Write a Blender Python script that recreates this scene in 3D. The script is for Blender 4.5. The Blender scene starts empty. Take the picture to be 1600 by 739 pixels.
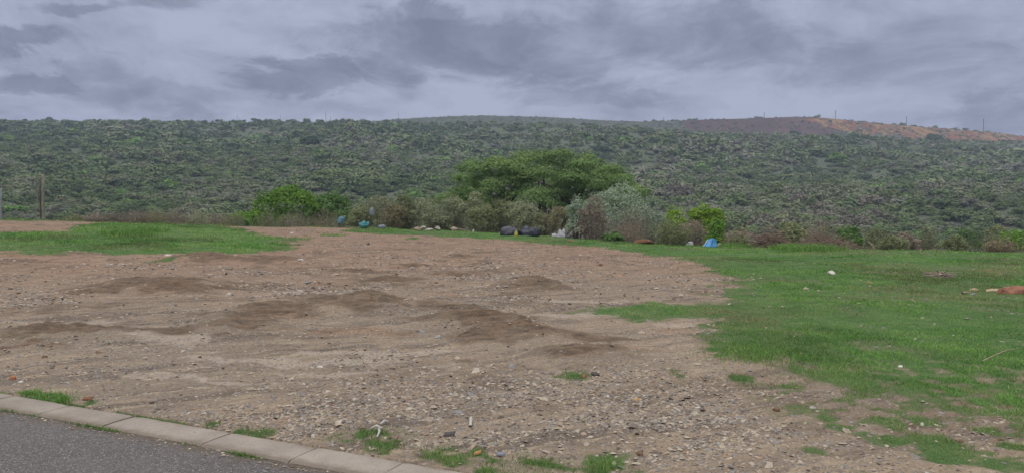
import bpy, math, random
import numpy as np

# ------------------------------------------------------------------ camera, sky, sun, exposure
C = bpy.context.scene
COL = C.collection
FPX, CX, CY = 1150.0, 800.0, 369.5          # focal length and centre in photograph pixels
PITCH = math.atan((CY - 330.0) / FPX)       # true horizon lies at row 330
CAMZ = 1.7
cam = bpy.data.cameras.new('camera')
cam.sensor_width = 36.0
cam.lens = FPX / 1600.0 * 36.0
cam.clip_start = 0.05
cam.clip_end = 6000.0
cam_o = bpy.data.objects.new('camera', cam)
cam_o.location = (0, 0, CAMZ)
cam_o.rotation_euler = (math.pi / 2 - PITCH, 0, 0)
COL.objects.link(cam_o)
C.camera = cam_o

SUN_EL, SUN_AZ = math.radians(56), math.radians(205)     # azimuth from +Y towards +X
sun = bpy.data.lights.new('sun', 'SUN')
sun.energy = 1.0
sun.angle = math.radians(24)
sun.color = (1.0, 0.96, 0.9)
sun_o = bpy.data.objects.new('sun', sun)
sun_o.rotation_euler = (math.pi / 2 - SUN_EL, 0, math.pi - SUN_AZ)
COL.objects.link(sun_o)

vs = C.view_settings
vs.view_transform = 'Standard'
vs.look = 'None'
vs.exposure = 0.0
vs.gamma = 1.0
vs.use_curve_mapping = False


class NT:
    """tiny helper for node trees"""
    def __init__(self, nt):
        self.t = nt
        nt.nodes.clear()

    def n(self, typ, ins=None, **kw):
        nd = self.t.nodes.new(typ)
        for k, v in kw.items():
            setattr(nd, k, v)
        for k, v in (ins or {}).items():
            self.set(nd.inputs[k], v)
        return nd

    def set(self, sock, v):
        if isinstance(v, bpy.types.NodeSocket):
            self.t.links.new(v, sock)
        else:
            if isinstance(v, (tuple, list)) and sock.type == 'RGBA' and len(v) == 3:
                v = (*v, 1.0)
            sock.default_value = v

    def math(self, op, a, b=0.0, c=None, clamp=False):
        nd = self.t.nodes.new('ShaderNodeMath')
        nd.operation = op
        nd.use_clamp = clamp
        self.set(nd.inputs[0], a)
        self.set(nd.inputs[1], b)
        if c is not None:
            self.set(nd.inputs[2], c)
        return nd.outputs[0]

    def vmath(self, op, a, b=(0, 0, 0)):
        nd = self.t.nodes.new('ShaderNodeVectorMath')
        nd.operation = op
        self.set(nd.inputs[0], a)
        if op == 'SCALE':
            self.set(nd.inputs['Scale'], b)
        else:
            self.set(nd.inputs[1], b)
        return nd.outputs['Value'] if op in ('LENGTH', 'DISTANCE', 'DOT_PRODUCT') else nd.outputs[0]

    def mix(self, f, a, b, mode='MIX'):
        nd = self.t.nodes.new('ShaderNodeMix')
        nd.data_type = 'RGBA'
        nd.blend_type = mode
        self.set(nd.inputs[0], f)
        self.set(nd.inputs[6], a)
        self.set(nd.inputs[7], b)
        return nd.outputs[2]

    def ramp(self, f, stops, interp='LINEAR'):
        nd = self.t.nodes.new('ShaderNodeValToRGB')
        cr = nd.color_ramp
        cr.interpolation = interp
        while len(cr.elements) < len(stops):
            cr.elements.new(0.5)
        for e, (p, c) in zip(cr.elements, stops):
            e.position = p
            e.color = (*c, 1) if not isinstance(c, (int, float)) else (c, c, c, 1)
        self.set(nd.inputs[0], f)
        return nd.outputs[0]

    def ss(self, x, lo, hi):
        nd = self.t.nodes.new('ShaderNodeMapRange')
        nd.interpolation_type = 'SMOOTHSTEP'
        self.set(nd.inputs[0], x)
        self.set(nd.inputs[1], lo)
        self.set(nd.inputs[2], hi)
        return nd.outputs[0]

    def noise(self, vec, scale, detail=4.0, rough=0.55, dist=0.0, out=0):
        nd = self.n('ShaderNodeTexNoise', {'Vector': vec, 'Scale': scale, 'Detail': detail, 'Roughness': rough, 'Distortion': dist})
        return nd.outputs[out]

    def comb(self, x, y, z):
        return self.n('ShaderNodeCombineXYZ', {0: x, 1: y, 2: z}).outputs[0]


world = bpy.data.worlds.new('World')
C.world = world
world.use_nodes = True
w = NT(world.node_tree)
dirv = w.n('ShaderNodeTexCoord').outputs['Generated']
sx = w.n('ShaderNodeSeparateXYZ', {0: dirv})
X, Y, Z = sx.outputs
zc = w.math('MAXIMUM', Z, 0.0)
den = w.math('ADD', zc, 0.27)
pl = w.comb(w.math('DIVIDE', X, den), w.math('DIVIDE', Y, den), 0.0)
warp = w.noise(pl, 1.9, 3.0, 0.5, out=1)
plw = w.vmath('ADD', pl, w.vmath('SCALE', w.vmath('SUBTRACT', warp, (0.5, 0.5, 0.5)), 0.42))
n_big = w.noise(w.vmath('MULTIPLY', plw, (0.8, 1.0, 1.0)), 1.15, 6.0, 0.5)
n_mid = w.noise(w.vmath('MULTIPLY', plw, (1.15, 1.0, 1.0)), 3.6, 7.0, 0.58)
# the large dark bellies of the cloud deck, each at its place in the sky (u = tan azimuth, v = tan elevation)
yy_ = w.math('MAXIMUM', Y, 0.02)
uv = w.comb(w.math('DIVIDE', X, yy_), w.math('DIVIDE', Z, yy_), 0.0)
uvw = w.vmath('ADD', uv, w.vmath('MULTIPLY', w.vmath('SUBTRACT', w.noise(plw, 3.4, 8.0, 0.64, out=1), (0.5, 0.5, 0.5)), (0.26, 0.12, 0.0)))
BLOBS = [  # px, py, rx, ry, strength (photograph pixels turned into directions)
    (700, 75, 230, 55, 1.0), (590, 65, 110, 38, .55), (860, 105, 100, 30, .6), (480, 125, 110, 26, .85), (685, 18, 55, 24, .7),
    (1080, 62, 240, 60, .75), (1210, 52, 90, 45, .5), (1040, 95, 45, 16, .5), (1330, 95, 170, 42, .45), (1480, 70, 130, 60, .4),
    (40, 72, 80, 20, .75), (60, 125, 75, 24, .8), (250, 5, 90, 18, .6), (110, 8, 90, 14, .55), (160, 135, 60, 28, .4), (900, 150, 140, 18, .35),
    (1560, 185, 120, 26, .5), (260, 150, 120, 20, .35), (1200, 10, 200, 20, .2)]
dark = None
for bx_, by_, rx_, ry_, st in BLOBS:
    c = ((bx_ - 800) / FPX, (330 - by_) / FPX, 0)
    d = w.vmath('LENGTH', w.vmath('DIVIDE', w.vmath('SUBTRACT', uvw, c), (rx_ / FPX, ry_ / FPX, 1.0)))
    m = w.math('MULTIPLY', w.math('SUBTRACT', 1.0, w.ss(d, 0.55, 1.22)), st)
    dark = m if dark is None else w.math('MAXIMUM', dark, m)
ahead = w.ss(Y, 0.05, 0.3)
dark = w.math('MULTIPLY', dark, ahead)
n_fin = w.noise(w.vmath('MULTIPLY', plw, (1.3, 1.0, 1.0)), 9.0, 7.0, 0.65)
dens = w.math('ADD', w.math('MULTIPLY', w.ss(n_big, 0.38, 0.62), 0.40), w.math('MULTIPLY', w.math('SUBTRACT', n_mid, 0.5), 1.35))
dens = w.math('ADD', dens, w.math('MULTIPLY', w.math('SUBTRACT', n_fin, 0.5), 0.75))
dens = w.math('SUBTRACT', dens, w.math('MULTIPLY', w.math('SUBTRACT', 1.0, w.ss(zc, 0.11, 0.19)), 0.05))
dens = w.math('ADD', dens, w.math('MULTIPLY', dark, 0.74), clamp=True)
cloud = w.ramp(dens, [(0.0, (.435, .468, .61)), (0.28, (.355, .385, .52)), (0.62, (.245, .267, .375)), (1.0, (.165, .180, .265))])
# an overcast vault is brighter overhead than near the horizon
lift = w.math('ADD', 1.0, w.math('MULTIPLY', w.ss(zc, 0.26, 0.9), 3.0))
cloud = w.mix(1.0, cloud, w.comb(w.math('POWER', lift, 1.05), lift, w.math('POWER', lift, 0.80)), 'MULTIPLY')
sky = w.n('ShaderNodeTexSky', sky_type='NISHITA', sun_disc=False, sun_elevation=SUN_EL, sun_rotation=SUN_AZ,
          air_density=1.4, dust_density=4.0)
col = w.mix(0.93, sky.outputs[0], w.vmath('SCALE', cloud, 10.0))
bg = w.n('ShaderNodeBackground', {'Color': col, 'Strength': 0.1})
w.n('ShaderNodeOutputWorld', {'Surface': bg.outputs[0]})

# ------------------------------------------------------------------ numeric helpers
rng = np.random.default_rng(7)
random.seed(7)


def ss(a, b, x):
    t = np.clip((x - a) / (b - a), 0, 1)
    return t * t * (3 - 2 * t)


def _h(ix, iy, seed):
    h = (ix.astype(np.int64) * 374761393 + iy.astype(np.int64) * 668265263 + seed * 982451653) & 0x7fffffff
    h = ((h ^ (h >> 13)) * 1274126177) & 0x7fffffff
    return ((h ^ (h >> 16)) & 0xffff) / 65535.0


def vnoise(x, y, seed=0):
    x = np.asarray(x, float); y = np.asarray(y, float)
    ix, iy = np.floor(x), np.floor(y)
    fx, fy = x - ix, y - iy
    fx = fx * fx * (3 - 2 * fx); fy = fy * fy * (3 - 2 * fy)
    a = _h(ix, iy, seed); b = _h(ix + 1, iy, seed); c = _h(ix, iy + 1, seed); d = _h(ix + 1, iy + 1, seed)
    return (a + (b - a) * fx) * (1 - fy) + (c + (d - c) * fx) * fy


def fbm(x, y, seed=0, oct=4, gain=0.5):
    s, a, t = 0.0, 1.0, 0.0
    for k in range(oct):
        s = s + a * vnoise(x * 2 ** k + 17.3 * k, y * 2 ** k - 9.1 * k, seed + k)
        t += a
        a *= gain
    return s / t


def softplus(x, w_):
    return w_ * np.logaddexp(0, x / w_)


def upx(px):
    return (np.asarray(px, float) - 800.0) / FPX


E_PX = [-500, 0, 200, 400, 600, 800, 900, 1060, 1200, 1600, 2100]
E_D = [40, 41, 44, 49, 52, 46, 41, 36, 34.5, 34, 34]
RIDGE_PX = [-600, 0, 300, 500, 620, 800, 930, 1000, 1100, 1250, 1400, 1600, 2000]
RIDGE_PY = [190, 191, 191.5, 191.5, 193, 195, 196, 199, 207, 213, 217, 224, 236]
Y_VALLEY, Z_VALLEY, Y_RIDGE = 110.0, -15.0, 600.0

# kerb line (its edge towards the waste ground)
K0 = np.array([-0.80, 4.985])
KD = np.array([0.906, -0.4233]); KD /= np.linalg.norm(KD)
KN = np.array([-KD[1], KD[0]])
KW = 0.30


def kerb_s(x, y):
    return (x - K0[0]) * KN[0] + (y - K0[1]) * KN[1]


def ray(px, py):
    r, u = (px - CX) / FPX, -(py - CY) / FPX
    c, s = math.cos(PITCH), math.sin(PITCH)
    return np.array([r, c + s * u, -s + c * u])


BUMPS = []          # (x, y, rx, ry, angle, height)


def crest(u):
    return np.interp(u, upx(E_PX), E_D)


def H(x, y, bumps=True):
    x = np.asarray(x, float); y = np.asarray(y, float)
    u = np.clip(x / np.maximum(y, 1.0), -1.25, 1.25)
    xs = np.clip(x, -40, 40)
    lot = ss(5, 30, y) * (0.18 - 0.0153 * xs)
    lot = lot + 0.70 * ss(-8, -32, x) * ss(22, 37, y)
    lot = lot + .17 * ss(9, -2, x) * (1 - ss(-10, -18, x)) * ss(30, 44, y)
    lot = lot + 0.10 * ss(8, 20, y) * (fbm(x * .22, y * .22, 5, 3) - .5) * 2 * ss(0.3, 3.0, kerb_s(x, y))
    if bumps and BUMPS:
        for bx, by, rx, ry, an, h in BUMPS:
            ca, sa = math.cos(an), math.sin(an)
            dx, dy = x - bx, y - by
            a = (dx * ca + dy * sa) / rx
            b = (-dx * sa + dy * ca) / ry
            lot = lot + h * np.exp(-1.1 * (a * a + b * b))
    r = y - crest(u)
    base = lot - 0.20 * softplus(r - 4.0, 2.0)
    zr = CAMZ + (330 - np.interp(u, upx(RIDGE_PX), RIDGE_PY)) / FPX * Y_RIDGE
    t = (y - Y_VALLEY) / (Y_RIDGE - Y_VALLEY)
    tt = np.minimum(t, 1.0)
    hill = Z_VALLEY + (zr - Z_VALLEY) * (tt - 0.03 * np.sin(np.pi * np.clip(tt, 0, 1)))
    hill = hill - 60 * np.maximum(t - 1, 0) ** 1.2
    amp = ss(0, 0.25, t) * (1 - ss(0.8, 1.0, t))
    hill = hill + amp * (fbm(x / 90., y / 120., 21, 3) - .5) * 22
    k = 2.5
    back = y > 20
    m = np.where(back, k * np.logaddexp(base / k, hill / k), base)
    return m


def ground(px, py, bumps=True):
    d = ray(px, py)
    t = np.concatenate([np.arange(1.5, 70, 0.02), np.arange(70, 600, .5)])
    p = d[None, :] * t[:, None]
    z = CAMZ + p[:, 2]
    i = np.argmax(z < H(p[:, 0], p[:, 1], bumps))
    if i == 0:
        i = len(t) - 1
    gx_, gy_ = float(p[i, 0]), float(p[i, 1])
    if py > 340 and gy_ > float(crest(gx_ / gy_)) + 1.2:      # the row lies just above the crest: take the crest itself
        return ground(px, py + .5, bumps)
    return gx_, gy_


def at(px, py, depth):
    d = ray(px, py)
    d = d * (depth / d[1])
    return float(d[0]), float(d[1]), CAMZ + float(d[2])


# darker crusted humps: px, py, rx, ry, tilt (px), bump height
CRUST = [(70, 525, 70, 12, 0, .10), (65, 547, 42, 7, 0, .03), (280, 450, 75, 10, 0, .12), (205, 445, 60, 7, 0, .05), (360, 512, 70, 12, 0, .14), (170, 528, 90, 9, 0, .06),
         (420, 492, 90, 11, 0, .12), (570, 483, 80, 10, 0, .15), (520, 470, 90, 8, 0, .06), (800, 525, 105, 14, 0, .16), (930, 560, 120, 15, 0, .07), (830, 447, 75, 8, 0, .14), (620, 437, 75, 5, 0, .06),
         (560, 425, 60, 4, 0, .03), (720, 401, 28, 3, 0, .04), (640, 415, 40, 3, 0, .02), (710, 428, 45, 3, 0, .02), (740, 500, 110, 9, 0, .10), (330, 405, 70, 5, 0, .14), (430, 407, 60, 4, 0, .08),
         (900, 535, 90, 8, 0, .04), (130, 455, 60, 6, 0, .04), (690, 480, 70, 6, 0, .05), (1000, 485, 60, 5, 0, .04)]
REDD = [(270, 452, 70, 8), (60, 548, 40, 8), (400, 500, 60, 8), (420, 392, 70, 7), (480, 440, 70, 6), (850, 525, 60, 10), (1030, 515, 50, 6), (1050, 555, 60, 10), (930, 565, 70, 9), (690, 462, 70, 4), (20, 400, 60, 8), (540, 520, 60, 10), (760, 500, 60, 6)]
SAND = [(430, 570, 220, 7), (230, 540, 60, 10), (330, 602, 60, 4), (520, 590, 90, 5), (640, 580, 70, 6), (760, 605, 60, 6), (690, 645, 60, 3), (900, 490, 110, 5), (1020, 508, 60, 6), (960, 470, 40, 4), (110, 500, 80, 6), (470, 455, 60, 3),
        (840, 590, 40, 5), (620, 560, 90, 5), (1040, 495, 50, 4), (860, 470, 60, 3), (900, 480, 50, 3), (240, 600, 90, 4), (560, 555, 70, 6)]


def ell(e):
    px, py, rx, ry = e[:4]
    gx, gy = ground(px, py, False)
    _, y0 = ground(px, py + ry, False)
    _, y1 = ground(px, py - ry, False)
    return gx, gy, rx * gy / FPX, max((y1 - y0) / 2, 0.05)


CR, RD, SD = [ell(e) for e in CRUST], [ell(e) for e in REDD], [ell(e) for e in SAND]
for (gx, gy, rx, ry), e in zip(CR, CRUST):
    BUMPS.append((gx, gy, rx * .8, ry * 0.85, 0.0, e[5] * 1.35))
_r = np.random.default_rng(3)
for k in range(70):          # small uneven humps and hollows all over the bare ground
    gx, gy = _r.uniform(-16, 10), _r.uniform(7, 40)
    if kerb_s(gx, gy) > 1.6:
        BUMPS.append((gx, gy, _r.uniform(.5, 2.2), _r.uniform(.25, .8), _r.uniform(.1, .6), _r.uniform(-.06, .09)))


def ellmask(x, y, L):
    m = np.zeros_like(x)
    x = x + (fbm(x * .7, y * .7, 151, 4) - .5) * 1.6 + (fbm(x * 3, y * 3, 152, 3) - .5) * .5
    y = y + (fbm(x * .6, y * .6, 153, 4) - .5) * 1.2 + (fbm(x * 3, y * 3, 154, 3) - .5) * .4
    for gx, gy, rx, ry in L:
        m = np.maximum(m, 1 - ss(.35, 1.5, np.sqrt(((x - gx) / rx) ** 2 + ((y - gy) / ry) ** 2)))
    return m


def poly_sd(x, y, P):
    """signed distance, positive inside"""
    P = np.array(P, float)
    d = np.full(x.shape, 1e9)
    ins = np.zeros(x.shape, bool)
    for (ax, ay), (bx, by) in zip(P, np.roll(P, -1, 0)):
        ex, ey = bx - ax, by - ay
        t = np.clip(((x - ax) * ex + (y - ay) * ey) / (ex * ex + ey * ey + 1e-9), 0, 1)
        d = np.minimum(d, np.hypot(x - ax - t * ex, y - ay - t * ey))
        c = ((ay > y) != (by > y)) & (x < (bx - ax) * (y - ay) / (by - ay + 1e-12) + ax)
        ins ^= c
    return np.where(ins, d, -d)


def gpoly(pts):
    return [ground(a, b, False) for a, b in pts]


PA = gpoly([(535, 361), (590, 366), (700, 371), (860, 381), (960, 391), (1050, 405), (1095, 420), (1125, 445), (1105, 468), (1000, 482), (935, 490), (1000, 500), (1085, 504), (1080, 532), (1110, 555), (1190, 575), (1250, 590), (1330, 612), (1450, 640), (1600, 660)]) + [(16, 5), (60, 5), (70, 40), (60, 90), (0, 90), (-30, 80), (-12, 60)]
PB = gpoly([(-300, 362), (0, 364), (100, 362), (130, 348), (180, 345), (250, 345), (330, 349), (380, 358), (435, 373), (470, 385), (430, 392), (300, 398), (180, 400), (100, 393), (0, 391), (-300, 391)])
PC = gpoly([(487, 692), (520, 676), (560, 664), (610, 670), (640, 693), (700, 707), (800, 703), (870, 710), (960, 718), (1000, 735), (960, 745), (740, 745), (632, 714)])
PD = gpoly([(95, 626), (20, 612), (50, 607), (110, 620)])
PE = [(-60, 90)] + [(float(u * d), float(d)) for u, d in [(upx(p), float(np.interp(p, E_PX, E_D))) for p in (-300, 0, 130, 300, 450, 600)]] + [(0, 90)]
TUFTS = [ground(a, b, False) + (s,) for a, b, s in [(1190, 560, .24), (1160, 590, .2), (1290, 650, .2), (1270, 705, .22), (1310, 665, .12), (1440, 655, .16), (1460, 693, .2), (1500, 640, .2), (1480, 712, .26), (1060, 590, .2), (950, 718, .2), (900, 588, .2), (405, 676, .12), (330, 663, .08), (375, 673, .1), (140, 628, .1), (1560, 728, .2), (1400, 690, .12), (1390, 660, .14), (1230, 600, .2), (1540, 670, .16), (1590, 700, .12),
                                                      (645, 373, .7), (520, 368, 1.0), (450, 374, 1.2), (250, 408, .5), (60, 395, 1.0)]]


def grassness(x, y):
    n = fbm(x * 0.55, y * 0.55, 40, 4) - .5
    n2 = fbm(x * 2.3, y * 2.3, 44, 3) - .5
    near = 1 - ss(9, 15, y)
    a = poly_sd(x, y, PA)
    wA = 1.0 - .6 * near
    n3 = fbm(x * 7, y * 7, 47, 2) - .5
    ga = ss(-.7, .9, a / wA + n * 1.7 + n2 * 1.3 + n3 * .9)
    worn = ss(.24, .44, fbm(x * 1.1 + 4, y * 1.1, 51, 4))
    ga = ga * (1 - .38 * (1 - worn))
    nearf = 1 - ss(6.5, 10.5, y)
    cover = ss(.36, .62, .42 * fbm(x * 1.3, y * 1.3, 53, 4) + .58 * fbm(x * 5.5, y * 5.5, 55, 3))
    ga = ga * (1 - nearf * (1 - (.30 + .68 * cover)))
    gb = ss(-.5, .7, poly_sd(x, y, PB) / .9 + n * 1.8 + n2 * 1.0 + n3 * .5)
    gc = ss(-.2, .6, poly_sd(x, y, PC) / .35 + n * .9 + n2 * 1.6 + n3 * .8)
    gd = ss(-.1, .2, poly_sd(x, y, PD) / .25 + n2 * .6)
    ge = ss(-.5, .5, poly_sd(x, y, PE) / 1.5 + n)
    gc = gc * (.35 + .5 * ss(.42, .58, fbm(x * 5, y * 5, 59, 3)))
    g = np.maximum.reduce([ga, gb, gc, gd, ge * .9])
    for tx, ty, s in TUFTS:
        g = np.maximum(g, .75 * (1 - ss(.25, 1.3, np.hypot(x - tx, (y - ty) * .8) / s + n2 * 1.5 + n3 * .8)))
    lr = ss(1.7, 2.6, x) * (1 - ss(6.6, 8.5, y)) * ss(4.0, 4.6, y)
    g = np.maximum(g, lr * .62 * ss(.47, .60, .5 * fbm(x * 2.2, y * 2.2, 57, 4) + .5 * fbm(x * 7, y * 7, 58, 3)))
    ks = kerb_s(x, y)
    along = fbm(x * 1.7, y * 1.7, 61, 3)
    g = np.maximum(g, ss(.5, .62, along) * (1 - ss(.02, .09, ks)) * (ks > 0) * .8)
    return g * (ks > 0.0)


# ------------------------------------------------------------------ object helpers
def tag(o, label=None, cat=None, group=None, kind=None):
    if label: o['label'] = label
    if cat: o['category'] = cat
    if group: o['group'] = group
    if kind: o['kind'] = kind
    return o


def mesh_np(name, verts, quads=None, tris=None, mat=None, smooth=False, attrs=None):
    me = bpy.data.meshes.new(name)
    verts = np.ascontiguousarray(verts, np.float32).reshape(-1, 3)
    q = np.zeros((0, 4), np.int32) if quads is None else np.asarray(quads, np.int32).reshape(-1, 4)
    t = np.zeros((0, 3), np.int32) if tris is None else np.asarray(tris, np.int32).reshape(-1, 3)
    me.vertices.add(len(verts))
    me.vertices.foreach_set('co', verts.ravel())
    loops = np.concatenate([q.ravel(), t.ravel()])
    me.loops.add(len(loops))
    me.loops.foreach_set('vertex_index', loops)
    me.polygons.add(len(q) + len(t))
    starts = np.concatenate([np.arange(len(q)) * 4, len(q) * 4 + np.arange(len(t)) * 3]).astype(np.int32)
    me.polygons.foreach_set('loop_start', starts)
    me.polygons.foreach_set('use_smooth', np.full(len(q) + len(t), smooth))
    for k, v in (attrs or {}).items():
        a = me.attributes.new(k, 'FLOAT', 'POINT')
        a.data.foreach_set('value', np.ascontiguousarray(v, np.float32))
    if mat:
        me.materials.append(mat)
    me.update(calc_edges=True)
    me.validate()
    return me


def link(name, me, parent=None, loc=None, rotz=0.0, scale=None):
    o = bpy.data.objects.new(name, me)
    COL.objects.link(o)
    if parent: o.parent = parent
    if loc is not None: o.location = loc
    if rotz: o.rotation_euler = (0, 0, rotz)
    if scale is not None: o.scale = (scale,) * 3 if isinstance(scale, (int, float)) else scale
    return o


def empty(name, loc, rotz=0.0):
    return link(name, None, None, loc, rotz)


def copy_thing(o):
    c = o.copy(); COL.objects.link(c)
    for ch in list(o.children):
        d = ch.copy(); COL.objects.link(d); d.parent = c
    return c


def tube(pts, radii, sides=5):
    """verts, quads of one tapered tube (open ends closed by tapering)"""
    pts = np.asarray(pts, float)
    n = len(pts)
    T = np.gradient(pts, axis=0)
    T /= np.linalg.norm(T, axis=1)[:, None] + 1e-9
    ref = np.array([0.31, 0.22, 0.92]) if abs(T[0, 2]) < .8 else np.array([1.0, .1, 0.0])
    A = np.cross(T, ref); A /= np.linalg.norm(A, axis=1)[:, None] + 1e-9
    B = np.cross(T, A)
    th = np.arange(sides) * 2 * np.pi / sides
    R = np.asarray(radii, float)[:, None, None]
    V = pts[:, None, :] + R * (np.cos(th)[None, :, None] * A[:, None, :] + np.sin(th)[None, :, None] * B[:, None, :])
    V = V.reshape(-1, 3)
    i = np.arange(n - 1)[:, None] * sides
    j = np.arange(sides)[None, :]
    j2 = (j + 1) % sides
    Q = np.stack([i + j, i + j2, i + sides + j2, i + sides + j], -1).reshape(-1, 4)
    return V, Q


class Acc:
    def __init__(self):
        self.V, self.Q, self.T, self.n, self.A = [], [], [], 0, {}

    def add(self, V, Q=None, T=None, **attrs):
        V = np.asarray(V, float).reshape(-1, 3)
        self.V.append(V)
        if Q is not None and len(Q): self.Q.append(np.asarray(Q) + self.n)
        if T is not None and len(T): self.T.append(np.asarray(T) + self.n)
        for k, v in attrs.items():
            self.A.setdefault(k, []).append(np.broadcast_to(np.asarray(v, float), (len(V),)))
        self.n += len(V)

    def mesh(self, name, mat, smooth=False):
        return mesh_np(name, np.concatenate(self.V), np.concatenate(self.Q) if self.Q else None,
                       np.concatenate(self.T) if self.T else None, mat, smooth, {k: np.concatenate(v) for k, v in self.A.items()})


# ------------------------------------------------------------------ materials
def new_mat(name):
    m = bpy.data.materials.new(name)
    m.use_nodes = True
    return m, NT(m.node_tree)


def finish(n, color, rough=0.9, normal=None, spec=0.25, extra=None):
    ins = {'Base Color': color, 'Roughness': rough, 'Specular IOR Level': spec}
    if normal is not None: ins['Normal'] = normal
    ins.update(extra or {})
    b = n.n('ShaderNodeBsdfPrincipled', ins)
    n.n('ShaderNodeOutputMaterial', {'Surface': b.outputs[0]})


def bump(n, height, strength=0.5, dist=0.02, normal=None):
    ins = {'Height': height, 'Strength': strength, 'Distance': dist}
    if normal is not None: ins['Normal'] = normal
    return n.n('ShaderNodeBump', ins).outputs[0]


def attr(n, name):
    return n.n('ShaderNodeAttribute', attribute_name=name).outputs['Fac']


def leaf_mat(name, dark, light, third=None, tone=False, trans=0.32):
    """leaves: colour varies leaf by leaf (rnd) and plant by plant"""
    m, n = new_mat(name)
    r = attr(n, 'rnd')
    if tone:
        base = n.ramp(attr(n, 'tone'), tone, 'LINEAR')
        colr = n.mix(1.0, base, n.ramp(r, [(0, 0.84), (.75, 1.03), (1, 1.22)]), 'MULTIPLY')
    else:
        st = [(0, dark), (.8, light), (1, third or light)]
        colr = n.ramp(r, st)
        oi = n.n('ShaderNodeObjectInfo').outputs['Random']
        colr = n.mix(1.0, colr, n.ramp(oi, [(0, .8), (1, 1.2)]), 'MULTIPLY')
    b = n.n('ShaderNodeBsdfPrincipled', {'Base Color': colr, 'Roughness': .7, 'Specular IOR Level': .2})
    t = n.n('ShaderNodeBsdfTranslucent', {'Color': colr})
    mx = n.n('ShaderNodeMixShader', {0: trans, 1: b.outputs[0], 2: t.outputs[0]})
    n.n('ShaderNodeOutputMaterial', {'Surface': mx.outputs[0]})
    return m


def plain_mat(name, color, rough=.85, var=.25, scale=9.0, spec=.3, bmp=.3, second=None):
    m, n = new_mat(name)
    tc = n.n('ShaderNodeTexCoord').outputs['Object']
    nz = n.noise(tc, scale, 5, .6)
    c2 = second or tuple(c * (1 - var) for c in color)
    c = n.mix(n.ss(nz, .35, .7), color, c2)
    finish(n, c, rough, bump(n, n.noise(tc, scale * 4, 4, .6), bmp, .01), spec)
    return m


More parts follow.
